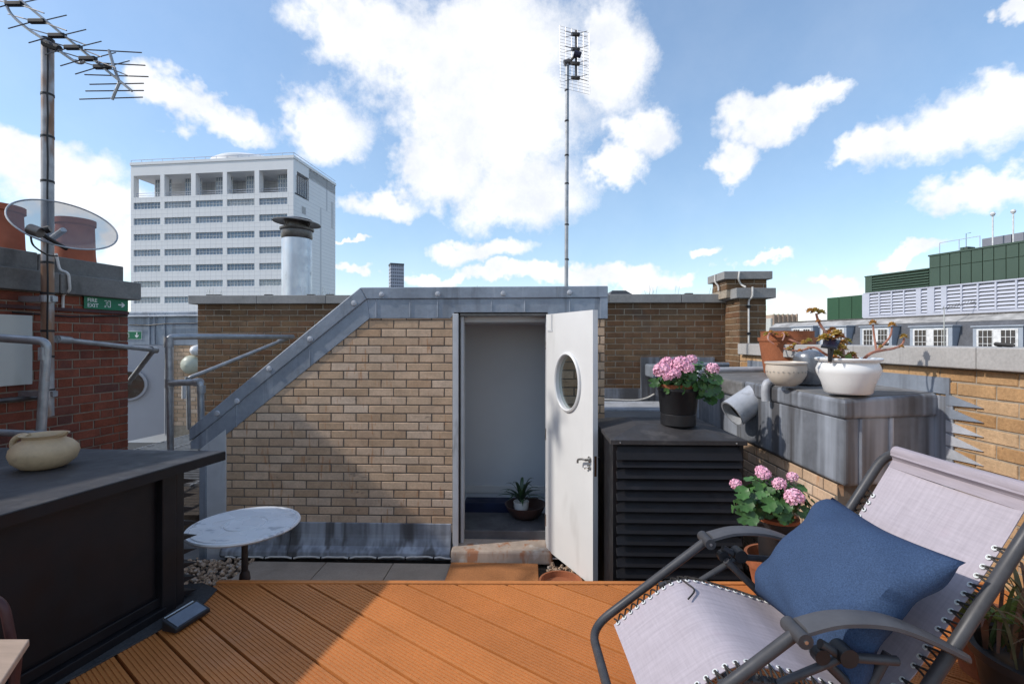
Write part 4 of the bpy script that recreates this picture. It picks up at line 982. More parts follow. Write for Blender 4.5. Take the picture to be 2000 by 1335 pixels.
# ================================================================== black steel cabinets
# left cabinet: its long face runs away from us, louvres on the far end
ca = cw(.2119, 1.0, 0); ca = Vector((ca.x, ca.y, 0)).normalized(); cn_ = Vector((ca.y, -ca.x, 0))       # cn_: out of the long face, towards the deck
C0 = cw(-1.45, 2.445, 0); C0 = Vector((C0.x, C0.y, 0))
def CB(u, w, z): return C0 + ca * u + cn_ * w + Vector((0, 0, z))
cab = thing('black_cabinet', CB(-.6, -.5, 0), 'long black steel cabinet with overhanging dusty top, jug standing on it', 'cabinet')
TZ2 = .673
tl = [CB(0, 0, TZ2 - .03), CB(-1.7, 0, TZ2 - .03), CB(-1.7, -1.2, TZ2 - .03)]
bl = cw(-2.75, 2.53, 0)
MB().prism([CB(0, 0, TZ2 - .026), CB(-1.9, 0, TZ2 - .026), CB(-1.9, -1.3, TZ2 - .026), Vector((bl.x, bl.y, TZ2 - .026))], (0, 0, .026)).build('top', mBLACKT, cab, bevel=.003)
MB(CB).box(-1.9, -.002, -.006, .003, TZ2 - .045, TZ2 - .004).build('edge_trim', mBLACK, cab)
MB(CB).box(-1.9, -.24, -1.15, -.07, .0, TZ2 - .031).build('carcass', mBLACK, cab)
MB(CB).box(-1.85, -.33, -.069, -.062, .10, TZ2 - .06).build('side_panel', mBLACK, cab, bevel=.003)
for z0_, w_ in ((.0, .0), (.045, -.025)):
    MB(CB).box(-1.88, -.30, -.066, -.03 + w_, z0_ + .001, z0_ + .044).build('plinth', mBLACK, cab, bevel=.004)
MB(CB).box(-.315, -.245, -.075, -.035, -.02, TZ2 - .032).build('corner_post', mBLACK, cab, bevel=.004)
MB(CB).box(-.238, -.195, -.085, -.045, -.02, TZ2 - .032).build('corner_post', mBLACK, cab, bevel=.004)
for k in range(12):
    z = TZ2 - .085 - k * .066
    MB(CB).prism([(-.205, -.052, z), (-.115, -.052, z - .033), (-.205, -.052, z - .028)], (0, -.75, 0)).build('louvre_blade', mBLACK, cab)
# right cabinet
RY = 3.22
kx0, kx1 = atY(1198, 900, RY).x, atY(1451, 900, RY).x
rcb = thing('louvred_cabinet', ((kx0 + kx1) / 2, RY + .4, PZ), 'black louvred steel cabinet with hipped lid next to the open door', 'cabinet')
MB().box(kx0, kx1, RY + .03, 4.05, PZ, .55).build('carcass', mBLACK, rcb, bevel=.008)
for xx in (kx0 - .004, kx1 - .026): MB().box(xx, xx + .03, RY - .004, RY + .035, PZ, .545).build('frame_stile', mBLACK, rcb, bevel=.004)
nl = 16; zt_ = .545; pit = .0725
for k in range(nl):
    z = zt_ - (.012 + k * pit)
    h_ = .085 if k == 0 else .062
    MB().hexa([(kx0 + .018, RY - .030, z - h_), (kx1 - .012, RY - .030, z - h_), (kx1 - .012, RY - .022, z - h_), (kx0 + .018, RY - .022, z - h_),
               (kx0 + .018, RY + .008, z), (kx1 - .012, RY + .008, z), (kx1 - .012, RY + .016, z), (kx0 + .018, RY + .016, z)]).build('louvre_blade', mBLACK, rcb, bevel=.002)
xm, ym = (kx0 + kx1) / 2 - .05, 3.62
lid = MB(); o_ = .022
lo_ = [(kx0 - o_, RY - o_, .545), (kx1 + o_, RY - o_, .545), (kx1 + o_, 4.08, .56), (kx0 - o_, 4.08, .56)]
mid_ = [(x, y, .578) for x, y, z in lo_]
hi_ = [(xm - .16, ym - .14, .632), (xm + .2, ym - .14, .632), (xm + .2, ym + .2, .632), (xm - .16, ym + .2, .632)]
lid.add(lo_ + mid_ + hi_, [(3, 2, 1, 0)] + [(i + a, (i + 1) % 4 + a, (i + 1) % 4 + a + 4, i + a + 4) for a in (0, 4) for i in range(4)] + [(8, 9, 10, 11)])
lid.build('lid', mBLACKT, rcb, bevel=.004)
for x in (kx0 + .04, kx1 - .05): MB().lathe([(0, 0), (.006, 0), (.004, .004), (0, .005)], (x, RY - o_ - .002, .56), 8, Matrix.Rotation(R(90), 3, 'X')).build('screw', mSTEEL, rcb)

# ---- jug on the left cabinet
jc = atZ(87, 913, TZ2)
jug = thing('stoneware_jug', jc, 'squat buff stoneware jug with a loop handle on the black cabinet', 'jug')
JS = .80
MB().lathe([(r_ * JS, z_ * JS) for r_, z_ in [(.0, .0), (.065, .0), (.10, .012), (.135, .045), (.148, .085), (.142, .115), (.115, .145), (.092, .157), (.088, .166), (.098, .180), (.105, .186), (.098, .186), (.082, .168), (.08, .158), (.10, .14), (.125, .10), (.0, .04)]], jc, 40).build('body', mJUG, jug, smooth=True)
MB().tube(bez([jc + rgt * (-.085 * JS) + upv * (.172 * JS), jc + rgt * (-.13 * JS) + upv * (.175 * JS), jc + rgt * (-.168 * JS) + upv * (.15 * JS), jc + rgt * (-.172 * JS) + upv * (.11 * JS), jc + rgt * (-.145 * JS) + upv * (.06 * JS)], 6), .012, 10).build('handle', mJUG, jug, smooth=True)
MB().hexa([jc + rgt * (.085 * JS) - fwd * (.03 * JS) + upv * (.170 * JS), jc + rgt * (.12 * JS) - fwd * (.006 * JS) + upv * (.186 * JS), jc + rgt * (.12 * JS) + fwd * (.006 * JS) + upv * (.186 * JS), jc + rgt * (.085 * JS) + fwd * (.03 * JS) + upv * (.170 * JS),
           jc + rgt * (.085 * JS) - fwd * (.032 * JS) + upv * (.186 * JS), jc + rgt * (.128 * JS) - fwd * (.006 * JS) + upv * (.198 * JS), jc + rgt * (.128 * JS) + fwd * (.006 * JS) + upv * (.198 * JS), jc + rgt * (.085 * JS) + fwd * (.032 * JS) + upv * (.186 * JS)]).build('spout', mJUG, jug, smooth=True)

# ---- marble table
tc_ = at(478, 1022, 2.72); TR = .290
tb = thing('marble_table', (tc_.x, tc_.y, PZ), 'round white marble topped table on a thin iron stem', 'table')
z = tc_.z
MB().lathe([(0, -.024), (TR - .03, -.024), (TR - .008, -.018), (TR, -.008), (TR - .004, .0), (TR - .016, .001), (TR - .020, -.004), (TR - .024, -.004), (TR - .028, .001),
            (.116, .001), (.112, -.005), (.105, -.005), (.101, .001), (.02, .001), (0, .001)], (tc_.x, tc_.y, z), 64).build('marble_top', mMARB, tb, smooth=True)
MB().tube([(tc_.x, tc_.y, PZ + .03), (tc_.x, tc_.y, z - .025)], .017, 14).build('stem', mIRON, tb, smooth=True)
MB().lathe([(.04, z - .05), (.05, z - .026), (.02, z - .07)], (tc_.x, tc_.y, 0), 20).build('top_plate', mIRON, tb, smooth=True)
zc2 = EYE - (1124 - HZ) * 2.72 / FPX
MB().lathe([(.018, zc2 - .035), (.03, zc2 - .02), (.026, zc2 + .015), (.018, zc2 + .03)], (tc_.x, tc_.y, 0), 18).build('collar', mIRON, tb, smooth=True)
for i in range(3):
    a = i * 2.094 + .5; d_ = Vector((math.cos(a), math.sin(a), 0)); b_0 = Vector((tc_.x, tc_.y, PZ))
    MB().tube(bez([b_0 + upv * .14, b_0 + d_ * .09 + upv * .10, b_0 + d_ * .19 + upv * .015], 5), .013, 8).build('foot', mIRON, tb, smooth=True)
# ---- solar flood lamp lying on the deck edge
sc = atZ(366, 1216, 0)
sl_ = thing('solar_lamp', sc, 'small black solar floodlight lying on the deck edge by the cabinet', 'lamp')
su = (atZ(398, 1196, 0) - atZ(335, 1236, 0)).normalized(); sv = Vector((su.y, -su.x, 0))
def SL(u, w, z): return sc + su * u + sv * w + Vector((0, 0, z))
MB().hexa([SL(-.085, .035, .008), SL(.085, .035, .008), SL(.085, -.04, .008), SL(-.085, -.04, .008), SL(-.085, .035, .026), SL(.085, .035, .026), SL(.085, -.04, .055), SL(-.085, -.04, .055)]).build('housing', mPLAST, sl_, bevel=.004)
MB().hexa([SL(-.072, .028, .026), SL(.072, .028, .026), SL(.072, -.028, .047), SL(-.072, -.028, .047), SL(-.072, .028, .031), SL(.072, .028, .031), SL(.072, -.028, .053), SL(-.072, -.028, .053)]).build('solar_panel', mSOLARG, sl_)
MB().tube([SL(-.07, -.046, .05), SL(.07, -.046, .05)], .006, 8).build('light_bar', mSTEEL, sl_, smooth=True)
# ---- folding chair corner at the lower left
fcx = at(0, 1300, 1.18)
fc = thing('folding_chair', (fcx.x, fcx.y, 0), 'pale slatted seat corner with maroon tube frame at the cabinet plinth', 'chair')
t0, t1, t2, t3 = at(58, 1260, 1.25), at(-90, 1300, 1.25), at(-120, 1420, 1.0), at(-2, 1345, 1.08)
zs = t0.z; pl_ = [Vector((p.x, p.y, zs)) for p in (t0, t1, t2, t3)]
MB().prism(pl_, (0, 0, .018)).build('seat', mWOOD, fc, bevel=.003)
t4 = at(38, 1290, 1.22)
MB().tube(rnd([at(-30, 1160, 1.3), at(8, 1178, 1.3), at(24, 1260, 1.3), Vector((at(40, 1330, 1.3).x, at(40, 1330, 1.3).y, .0))], .03), .011, 10).build('frame_tube', mMAROON, fc, smooth=True)
MB().tube([Vector((t0.x, t0.y - .03, zs - .005)), Vector((t0.x - .03, t0.y - .05, 0))], .010, 8).build('leg', mMAROON, fc, smooth=True)
MB().tube([Vector((pl_[2].x, pl_[2].y, zs - .005)), Vector((pl_[2].x, pl_[2].y, 0))], .010, 8).build('leg', mMAROON, fc, smooth=True)
# ================================================================== pots on the lead box
T2 = TZ + .004
wp = atZ(1656, 768, T2 + .006); wp.z = T2 + .008
pw = thing('white_pot', wp, 'bulbous white glazed pot holding a leggy pink succulent', 'pot')
k = (wp - Vector((0, 0, EYE))).length; dpt = wp.y * cs - wp.x * sn; q = dpt / FPX
MB().lathe([(0, 0), (37 * q, 0), (39 * q, .006), (40 * q, 3 * q), (45 * q, 22 * q), (53 * q, 40 * q), (54 * q, 48 * q), (50 * q, 58 * q), (48 * q, 61 * q), (55 * q, 64 * q), (56.5 * q, 67 * q), (55 * q, 69 * q), (50 * q, 68 * q), (46 * q, 60 * q), (44 * q, 56 * q), (0, 55 * q)], wp, 48).build('pot_body', mCHINA, pw, smooth=True)
MB().lathe([(0, 57 * q), (45.5 * q, 57 * q), (45.5 * q, 55.5 * q)], wp, 32).build('soil', mSOIL, pw)
cbp = atZ(1535, 753, T2 + .006)
cbw = thing('cream_bowl', cbp, 'small cream bowl with a faint grey pattern band beside the terracotta planter', 'bowl')
q2 = (cbp.y * cs - cbp.x * sn) / FPX
MB().lathe([(0, 0), (17 * q2, 0), (19 * q2, 1 * q2), (28 * q2, 9 * q2), (35 * q2, 22 * q2), (36 * q2, 34 * q2), (35 * q2, 42 * q2), (37.5 * q2, 43 * q2), (38 * q2, 46 * q2), (35.5 * q2, 47 * q2), (33 * q2, 40 * q2), (31 * q2, 22 * q2), (0, 8 * q2)], cbp, 40).build('bowl_body', mCREAM, cbw, smooth=True)
mk = pm('grey_print', (.36, .33, .29), .5)
pmk = MB()
for i in range(26):
    a = 2 * math.pi * i / 26; d_ = Vector((math.cos(a), math.sin(a), 0)); s_ = Vector((-d_.y, d_.x, 0)); c_ = cbp + d_ * (36.2 * q2) + upv * 28 * q2
    w_ = 2.2 * q2
    pmk.prism([c_ - s_ * w_, c_ + upv * w_ * (1 if i % 2 else .5), c_ + s_ * w_, c_ - upv * w_ * (.5 if i % 2 else 1)], d_ * .0006)
pmk.build('pattern_band', mk, cbw)
tp_ = atZ(1537, 727, T2 + .01); tp_.z = T2 + .002
q3 = (tp_.y * cs - tp_.x * sn) / FPX
tpl = thing('terracotta_planter', tp_, 'large worn terracotta planter with dried succulent stems over its rim', 'planter')
MB().lathe([(0, 0), (40 * q3, 0), (49 * q3, 62 * q3), (51 * q3, 63 * q3), (51.5 * q3, 70 * q3), (49.5 * q3, 70 * q3), (46 * q3, 69 * q3), (46 * q3, 80 * q3), (47 * q3, 82 * q3), (43 * q3, 82 * q3), (42 * q3, 66 * q3), (0, 62 * q3)], tp_, 44).build('pot_body', mTERR, tpl, smooth=True)
zcn = atZ(1600, 752, T2 + .006)
q4 = (zcn.y * cs - zcn.x * sn) / FPX
zo = MB().lathe([(0, 0), (27 * q4, 0), (28.5 * q4, 4 * q4), (28.5 * q4, 52 * q4), (27 * q4, 59 * q4), (22 * q4, 65 * q4), (12 * q4, 68 * q4), (0, 69 * q4)], zcn + Vector((0, .12, 0)), 36).build('metal_canister', mZINC, None, smooth=True)
tag(zo, 'dull grey round shouldered metal canister behind the white pot', 'canister')
# succulent: bare pink stems with rosettes
def rosette(c, s, parent, up_=Vector((0, 0, 1))):
    mb = MB(); rot = up_.to_track_quat('Z', 'Y').to_matrix()
    for i in range(17):
        a = i * 2.4; t = i / 17; ln = s * (1 - .45 * t); el_ = R(-28 + 108 * t)
        d_ = rot @ Vector((math.cos(a) * math.cos(el_), math.sin(a) * math.cos(el_), math.sin(el_))); sd_ = d_.cross(rot @ Vector((0, 0, 1))).normalized() if abs(d_.z) < .99 else Vector((1, 0, 0)); n_ = sd_.cross(d_)
        w_ = ln * .40
        mb.add([c, c + d_ * ln * .55 + sd_ * w_, c + d_ * ln, c + d_ * ln * .55 - sd_ * w_, c + d_ * ln * .5 - n_ * w_ * .5, c + d_ * ln * .5 + n_ * w_ * .35], [(0, 1, 5), (1, 2, 5), (2, 3, 5), (3, 0, 5), (0, 4, 1), (1, 4, 2), (2, 4, 3), (3, 4, 0)])
    return mb.build('rosette', mROSE, parent)
sd_ = dpt
def stem(pts, r0, r1, parent, ros=()):
    P_ = bez([at(x, y, d) for x, y, d in pts], 4); n_ = len(P_)
    MB().tube(P_, [r0 + (r1 - r0) * i / (n_ - 1) for i in range(n_)], 7).build('stem', mSTEMP, parent, smooth=True)
    for (x, y, d, s) in ros: rosette(at(x, y, d), s, parent)
su_ = thing('leggy_succulent', wp + upv * 57 * q, 'leggy succulent with bare pink stems and orange tipped rosettes', 'plant')
D0 = dpt
stem([(1650, 708, D0), (1646, 680, D0), (1648, 668, D0)], .010, .008, su_)
stem([(1648, 706, D0), (1640, 675, D0 + .03), (1618, 655, D0), (1600, 630, D0), (1594, 612, D0)], .010, .006, su_, [(1592, 606, D0, .036), (1604, 609, D0, .032), (1582, 606, D0, .03), (1598, 626, D0, .02)])
for (x, y) in ((1618, 650), (1626, 643), (1634, 650), (1612, 656), (1640, 655), (1622, 662), (1606, 660), (1648, 668), (1634, 690), (1655, 665), (1645, 678), (1630, 700), (1663, 694), (1670, 703), (1640, 703), (1655, 700)):
    rosette(at(x, y, D0 + random.uniform(-.06, .06)), random.uniform(.030, .05), su_)
stem([(1684, 704, D0), (1700, 690, D0 - .02), (1722, 684, D0), (1745, 680, D0), (1762, 672, D0), (1766, 660, D0)], .009, .005, su_, [(1765, 656, D0, .030), (1760, 676, D0, .022)])
stem([(1712, 686, D0), (1708, 660, D0 + .03), (1705, 634, D0 + .03)], .006, .005, su_, [(1705, 629, D0 + .03, .03)])
stem([(1712, 685, D0), (1728, 670, D0), (1739, 655, D0), (1742, 638, D0)], .006, .005, su_, [(1742, 633, D0, .03), (1720, 676, D0, .018)])
stem([(1640, 705, D0), (1610, 690, D0 - .04), (1590, 678, D0 - .02), (1565, 684, D0), (1548, 684, D0)], .008, .004, su_, [(1580, 680, D0, .022), (1562, 684, D0, .02)])
stem([(1690, 704, D0 - .05), (1672, 700, D0 - .05), (1668, 690, D0 - .05)], .006, .004, su_, [(1666, 690, D0 - .05, .024)])
MB().prism([at(1650, 694, D0 - .1), at(1662, 690, D0 - .1), at(1665, 703, D0 - .1), at(1654, 706, D0 - .1)], (0, .002, 0)).build('leaf', mGREENL, su_)
dT = tp_.y * cs - tp_.x * sn
sc2 = thing('dried_succulent', tp_ + upv * 66 * q3, 'straggly dried succulent spilling over the terracotta planter', 'plant')
stem([(1512, 660, dT), (1504, 650, dT - .2), (1500, 662, dT - .28), (1512, 672, dT - .32)], .012, .006, sc2, [(1497, 652, dT - .2, .04), (1506, 648, dT - .2, .035)])
stem([(1535, 660, dT), (1545, 664, dT - .3), (1570, 672, dT - .34), (1590, 668, dT - .34)], .010, .005, sc2, [(1555, 676, dT - .34, .035), (1545, 678, dT - .34, .035), (1570, 668, dT - .34, .04), (1580, 664, dT - .34, .04)])
stem([(1520, 660, dT), (1528, 650, dT - .2), (1532, 655, dT - .27), (1528, 665, dT - .3)], .009, .005, sc2, [(1533, 652, dT - .22, .045), (1516, 652, dT - .2, .03), (1562, 656, dT - .2, .035), (1575, 658, dT - .2, .035)])
stem([(1530, 680, dT - .33), (1548, 684, dT - .36), (1572, 682, dT - .36)], .008, .004, sc2, [(1540, 680, dT - .36, .03), (1552, 672, dT - .36, .03)])
# solar stake light in the white pot
sp_ = thing('solar_stake_light', at(1620, 704, D0 - .08), 'black solar panel stake light stuck in the white pot', 'lamp')
MB().tube([at(1621, 706, D0 - .08), at(1622, 690, D0 - .08), at(1623, 676, D0 - .08)], [.010, .014, .017], 8).build('stake', mPLAST, sp_)
pa = [at(1603, 676, D0 - .14), at(1634, 680, D0 - .12), at(1642, 664, D0 - .03), at(1613, 660, D0 - .05)]
MB().prism(pa, (0, 0, -.008)).build('panel_frame', mPLAST, sp_)
MB().prism([p * .94 + (pa[0] + pa[2]) * .03 + upv * .001 for p in pa], (0, 0, .0015)).build('solar_panel', mSOLAR, sp_)

# ================================================================== geraniums
def gleaf_meshes():
    out = []
    for v in range(3):
        vs = [(0, 0, 0)]; fs = []; n_ = 22
        for i in range(n_):
            a = R(-160) + R(320) * i / (n_ - 1); r_ = 1 + .09 * math.cos(a * 9 + v) + random.uniform(-.03, .03)
            z_ = .20 + .07 * math.sin(a * 5 + v * 2) + random.uniform(-.03, .03)
            vs += [(.55 * r_ * math.cos(a), .55 * r_ * math.sin(a), .06), (r_ * math.cos(a), r_ * math.sin(a), z_)]
        for i in range(n_ - 1):
            a, b = 1 + 2 * i, 3 + 2 * i; fs += [(0, a, b), (a, a + 1, b + 1, b)]
        out.append(MB().add(vs, fs).mesh('leaf', mLEAF, True))
    return out
GL = gleaf_meshes()
def floret(mb, c, s, nrm):
    rot = nrm.to_track_quat('Z', 'Y').to_matrix()
    for j in range(5):
        a = j * 1.257 + random.random(); d_ = rot @ Vector((math.cos(a), math.sin(a), .35)).normalized(); t_ = rot @ Vector((-math.sin(a), math.cos(a), 0))
        mb.add([c, c + d_ * s * .7 + t_ * s * .45, c + d_ * s * 1.1, c + d_ * s * .7 - t_ * s * .45], [(0, 1, 2, 3)])
def flower(parent, c, s):
    mb = MB()
    for i in range(34):
        z_ = 1 - 1.55 * i / 33; r_ = math.sqrt(max(0, 1 - z_ * z_)); a = i * 2.4
        n_ = Vector((r_ * math.cos(a), r_ * math.sin(a), z_ * .85)); floret(mb, c + n_ * s * random.uniform(.72, .9), s * .36, n_)
    return mb.build('flower_head', mPINK, parent)
def geranium(px, py, d, rx, ry, flowers, nleaf, label, extra=(), lsz=(.030, .050)):
    c = at(px, py, d); q_ = d / FPX
    t = thing('geranium', c - upv * ry * q_, label, 'plant', 'pink geraniums in pots')
    for i in range(nleaf):
        z_ = random.uniform(-.55, 1); a = random.random() * 6.283; r_ = math.sqrt(max(0, 1 - z_ * z_)) if z_ > -.1 else random.uniform(.75, 1)
        k_ = random.uniform(.62, 1.0) if i % 3 else random.uniform(.35, .7)
        n_ = Vector((r_ * math.cos(a), r_ * math.sin(a), z_))
        p = c + Vector((n_.x * rx * q_ * k_, n_.y * rx * q_ * k_ * .9, n_.z * ry * q_ * k_))
        dirn = (n_ * .75 + Vector((random.uniform(-.5, .5), random.uniform(-.6, .2), random.uniform(.1, .8)))).normalized()
        o = put('leaf', random.choice(GL), t, p); s_ = random.uniform(*lsz); o.scale = (s_, s_, s_); o.rotation_euler = (dirn.to_track_quat('Z', 'Y') @ Euler((0, 0, random.random() * 6.28)).to_quaternion()).to_euler()
    for (x, y, dd_, s) in extra:
        p = at(x, y, d + dd_); o = put('leaf', random.choice(GL), t, p); o.scale = (s, s, s)
        o.rotation_euler = (Vector((random.uniform(-.3, .3), -.8, random.uniform(.3, .8))).to_track_quat('Z', 'Y')).to_euler()
    st_ = MB(); base = c - upv * ry * q_ * 1.0
    for (x, y, dd_, s) in flowers:
        p = at(x, y, d + dd_); flower(t, p, s * q_); st_.tube(bez([base + Vector((random.uniform(-.05, .05), random.uniform(-.05, .05), 0)), (base + p) / 2 + Vector((0, 0, .02)), p], 3), .0028, 5)
    for i in range(12):
        a = random.random() * 6.28; st_.tube([base, c + Vector((math.cos(a) * rx * q_ * .5, math.sin(a) * rx * q_ * .5, random.uniform(-.2, .4) * ry * q_))], .003, 5)
    st_.build('stems', mSTEMG, t)
    return t
GD1 = 3.46
geranium(1338, 742, GD1, 66, 40, [(1294, 722, -.15, 17), (1304, 735, -.19, 10), (1316, 729, -.2, 13), (1330, 712, -.16, 18), (1344, 719, -.2, 12), (1350, 703, 0, 12), (1392, 720, -.1, 13), (1303, 708, -.02, 13), (1284, 728, -.1, 8)], 165,
         'pink geranium in a black pot standing on the louvred cabinet lid', [(1400, 742, -.12, .042), (1396, 758, -.14, .045), (1404, 770, -.1, .035), (1388, 765, -.05, .038), (1378, 778, -.05, .036), (1372, 752, -.1, .038), (1362, 770, -.08, .045), (1276, 748, -.05, .04), (1390, 782, -.02, .04)], (.021, .036))
gp = at(1324.5, 836, GD1); gp.z = .632
q_ = GD1 / FPX
gpt = thing('black_flower_pot', gp, 'black plastic flower pot on the louvred cabinet lid', 'pot')
MB().lathe([(0, 0), (32 * q_, 0), (33 * q_, .004), (33.5 * q_, 21 * q_), (32.5 * q_, 22 * q_), (34 * q_, 24 * q_), (38 * q_, 66 * q_), (39 * q_, 67 * q_), (39 * q_, 72 * q_), (35 * q_, 72 * q_), (34 * q_, 60 * q_), (0, 58 * q_)], gp, 40).build('outer_pot', mPLAST, gpt, smooth=True)
MB().lathe([(33 * q_, 66 * q_), (35.5 * q_, 74 * q_), (36.5 * q_, 79 * q_), (34.5 * q_, 79 * q_), (32 * q_, 70 * q_)], gp, 40).build('inner_rim', mTERR, gpt, smooth=True)
MB().lathe([(0, 72 * q_), (33 * q_, 71 * q_)], gp, 24).build('soil', mSOIL, gpt)
GD2 = 2.34
geranium(1505, 975, GD2, 72, 46, [(1486, 918, .02, 11), (1491, 925, -.02, 14), (1522, 944, -.1, 13), (1551, 970, -.16, 17), (1437, 945, -.05, 11), (1548, 931, .0, 11)], 140,
         'pink geranium in a dark pot on the deck behind the recliner', [(1449, 962, -.1, .034), (1456, 985, -.12, .036), (1450, 1008, -.12, .036), (1466, 1012, -.14, .034), (1478, 950, -.06, .03), (1530, 1002, -.14, .036), (1500, 985, -.16, .034), (1445, 985, -.1, .028), (1515, 990, -.15, .03)], (.019, .033))
g2 = at(1518, 1012, GD2); q_ = GD2 / FPX; g2.z = .0
zr = EYE - (1012 - HZ) * GD2 / FPX
gp2 = thing('dark_flower_pot', (g2.x, g2.y, .1), 'dark plastic flower pot sitting inside a terracotta pot', 'pot')
MB().lathe([(0, .06), (29 * q_, .06), (36 * q_, zr - .035), (39 * q_, zr - .03), (39 * q_, zr - .004), (35 * q_, zr - .004), (34 * q_, zr - .05), (0, zr - .06)], (g2.x, g2.y, 0), 36).build('outer_pot', mPLAST, gp2, smooth=True)
MB().lathe([(35 * q_, zr - .006), (38.5 * q_, zr - .003), (38.5 * q_, zr + .012), (35 * q_, zr + .012)], (g2.x, g2.y, 0), 36).build('inner_rim', mTERR, gp2, smooth=True)
g3 = at(1512, 1075, GD2 - .03)
o = MB().lathe([(0, .004), (.10, .004), (.128, .14), (.142, .145), (.146, .19), (.132, .19), (.122, .15), (.10, .05), (0, .05)], (g2.x - .0, g2.y, 0), 36).build('terracotta_pot', mTERR, None, smooth=True)
tag(o, 'pale rimmed terracotta pot on the deck behind the recliner arm', 'pot')

# ================================================================== plants in the lower right corner
pp = cw(1.66, 1.50, 0)
rp = thing('strap_leaf_plant', (pp.x, pp.y, 0), 'clump of dry reddish strap leaves against the yellow brick wall', 'plant')
random.seed(5)
for i in range(78):
    a = random.random() * 6.28; t_ = random.random()
    b = Vector((pp.x + random.uniform(-.11, .11), pp.y + random.uniform(-.11, .11), .22))
    strap(b, a, random.uniform(.05, .26), random.uniform(.16, .40), random.uniform(.005, .010), random.uniform(.75, 1.15), .3, 6).build('leaf', mREED, rp, smooth=True)
MB().lathe([(0, 0), (.13, 0), (.17, .22), (.185, .225), (.185, .25), (.165, .25), (.15, .2), (0, .2)], (pp.x, pp.y, 0), 32).build('pot_body', mPLAST, rp, smooth=True)
p2 = cw(1.78, 1.78, 0)
ol = thing('broad_leaf_plant', (p2.x, p2.y, 0), 'broad olive and green leaved plant behind the recliner back', 'plant')
MB().lathe([(0, 0), (.10, 0), (.13, .18), (.14, .19), (.14, .21), (.12, .21), (.11, .16), (0, .15)], (p2.x, p2.y, 0), 28).build('pot_body', mTERR, ol, smooth=True)
def pad(c, n_, s, mat, asp=1.0):
    rot = Vector(n_).normalized().to_track_quat('Z', 'Y').to_matrix(); vs = [c]; m_ = 20
    for ring_ in (.6, 1):
        for i in range(m_):
            a = 2 * math.pi * i / m_; vs.append(c + rot @ Vector((s * ring_ * math.cos(a) * asp, s * ring_ * math.sin(a), .12 * s * ring_ ** 2)))
    fs = [(0, 1 + i, 1 + (i + 1) % m_) for i in range(m_)] + [(1 + i, 1 + m_ + i, 1 + m_ + (i + 1) % m_, 1 + (i + 1) % m_) for i in range(m_)]
    return MB().add(vs, fs).build('leaf', mat, ol, smooth=True)
pad(at(1905, 1190, 1.72), (-.4, -.8, .35), .062, mOLIVE, .9); pad(at(1888, 1168, 1.76), (-.2, -.5, .7), .045, mOLIVE)
for pts in ([(1950, 1205, 1.60), (1975, 1188, 1.58), (2015, 1155, 1.55)], [(1950, 1207, 1.60), (1985, 1207, 1.56), (2030, 1215, 1.52)], [(1900, 1175, 1.7), (1930, 1192, 1.64), (1952, 1207, 1.60)]):
    P_ = bez([at(*v) for v in pts], 6); MB().tube(P_, [.006 + .012 * math.sin(math.pi * min(1, i / (len(P_) - 1) * .8 + .1)) for i in range(len(P_))], 8).build('leaf', mGREENL, ol, smooth=True)
MB().tube(bez([at(1952, 1207, 1.6), at(1940, 1240, 1.62), at(1925, 1290, 1.66), Vector((p2.x, p2.y, .15))], 5), .008, 7).build('stem', mSTEMG, ol, smooth=True)
MB().tube(bez([at(1905, 1205, 1.72), at(1908, 1250, 1.72), Vector((p2.x, p2.y, .15))], 5), .006, 7).build('stem', mSTEMG, ol, smooth=True)

# ================================================================== reclining chair
# local frame: x to the right of the view (towards the head end), v = depth, near and far side frames
VN, VF = 1.255, 1.835; VM = (VN + VF) / 2
def K(x, v, z): return cw(x, v, z)
ch = thing('recliner_chair', K(.75, VM, 0), 'grey tube framed reclining garden chair with pale mauve laced sling', 'chair')
AH = (.735, .47); FT = (.30, .14); KN = (.626, .352); SB = (1.06, .285); TP = (1.425, .805)
r_t = .0155
# footrest loop: from arm front down to the foot end, across and back up
loop = rnd([K(AH[0], VF, AH[1]), K(FT[0], VF, FT[1]), K(FT[0], VN, FT[1]), K(AH[0], VN, AH[1])], .09, 8)
MB().tube(loop, r_t, 14).build('footrest_frame', mCHAIR, ch, smooth=True)
for v in (VF - .03, VN + .03):
    MB().tube(rnd([K(.55, v, .315), K(KN[0] + .02, v, .335), K(.86, v, .27), K(SB[0] + .02, v, .255)], .05), .013, 12).build('seat_frame', mCHAIR, ch, smooth=True)
    MB().tube([K(1.00, v, .40), K(.78, v, .0)], .013, 12).build('leg', mCHAIR, ch, smooth=True)
    MB().tube([K(.80, v, .41), K(1.22, v, .0)], .013, 12).build('leg', mCHAIR, ch, smooth=True)
for x in (.78, 1.22): MB().tube([K(x, VN + .02, .013), K(x, VF - .02, .013)], .013, 10).build('floor_bar', mCHAIR, ch, smooth=True)
MB().tube([K(SB[0] + .02, VN + .03, .255), K(SB[0] + .02, VF - .03, .255)], .012, 10).build('cross_bar', mCHAIR, ch, smooth=True)
back = rnd([K(SB[0], VN + .015, .27), K(TP[0] - .01, VN + .015, TP[1] + .015), K(TP[0] - .01, VF - .015, TP[1] + .015), K(SB[0], VF - .015, .27)], .085, 8)
MB().tube(back, .0165, 14).build('backrest_frame', mCHAIR, ch, smooth=True)
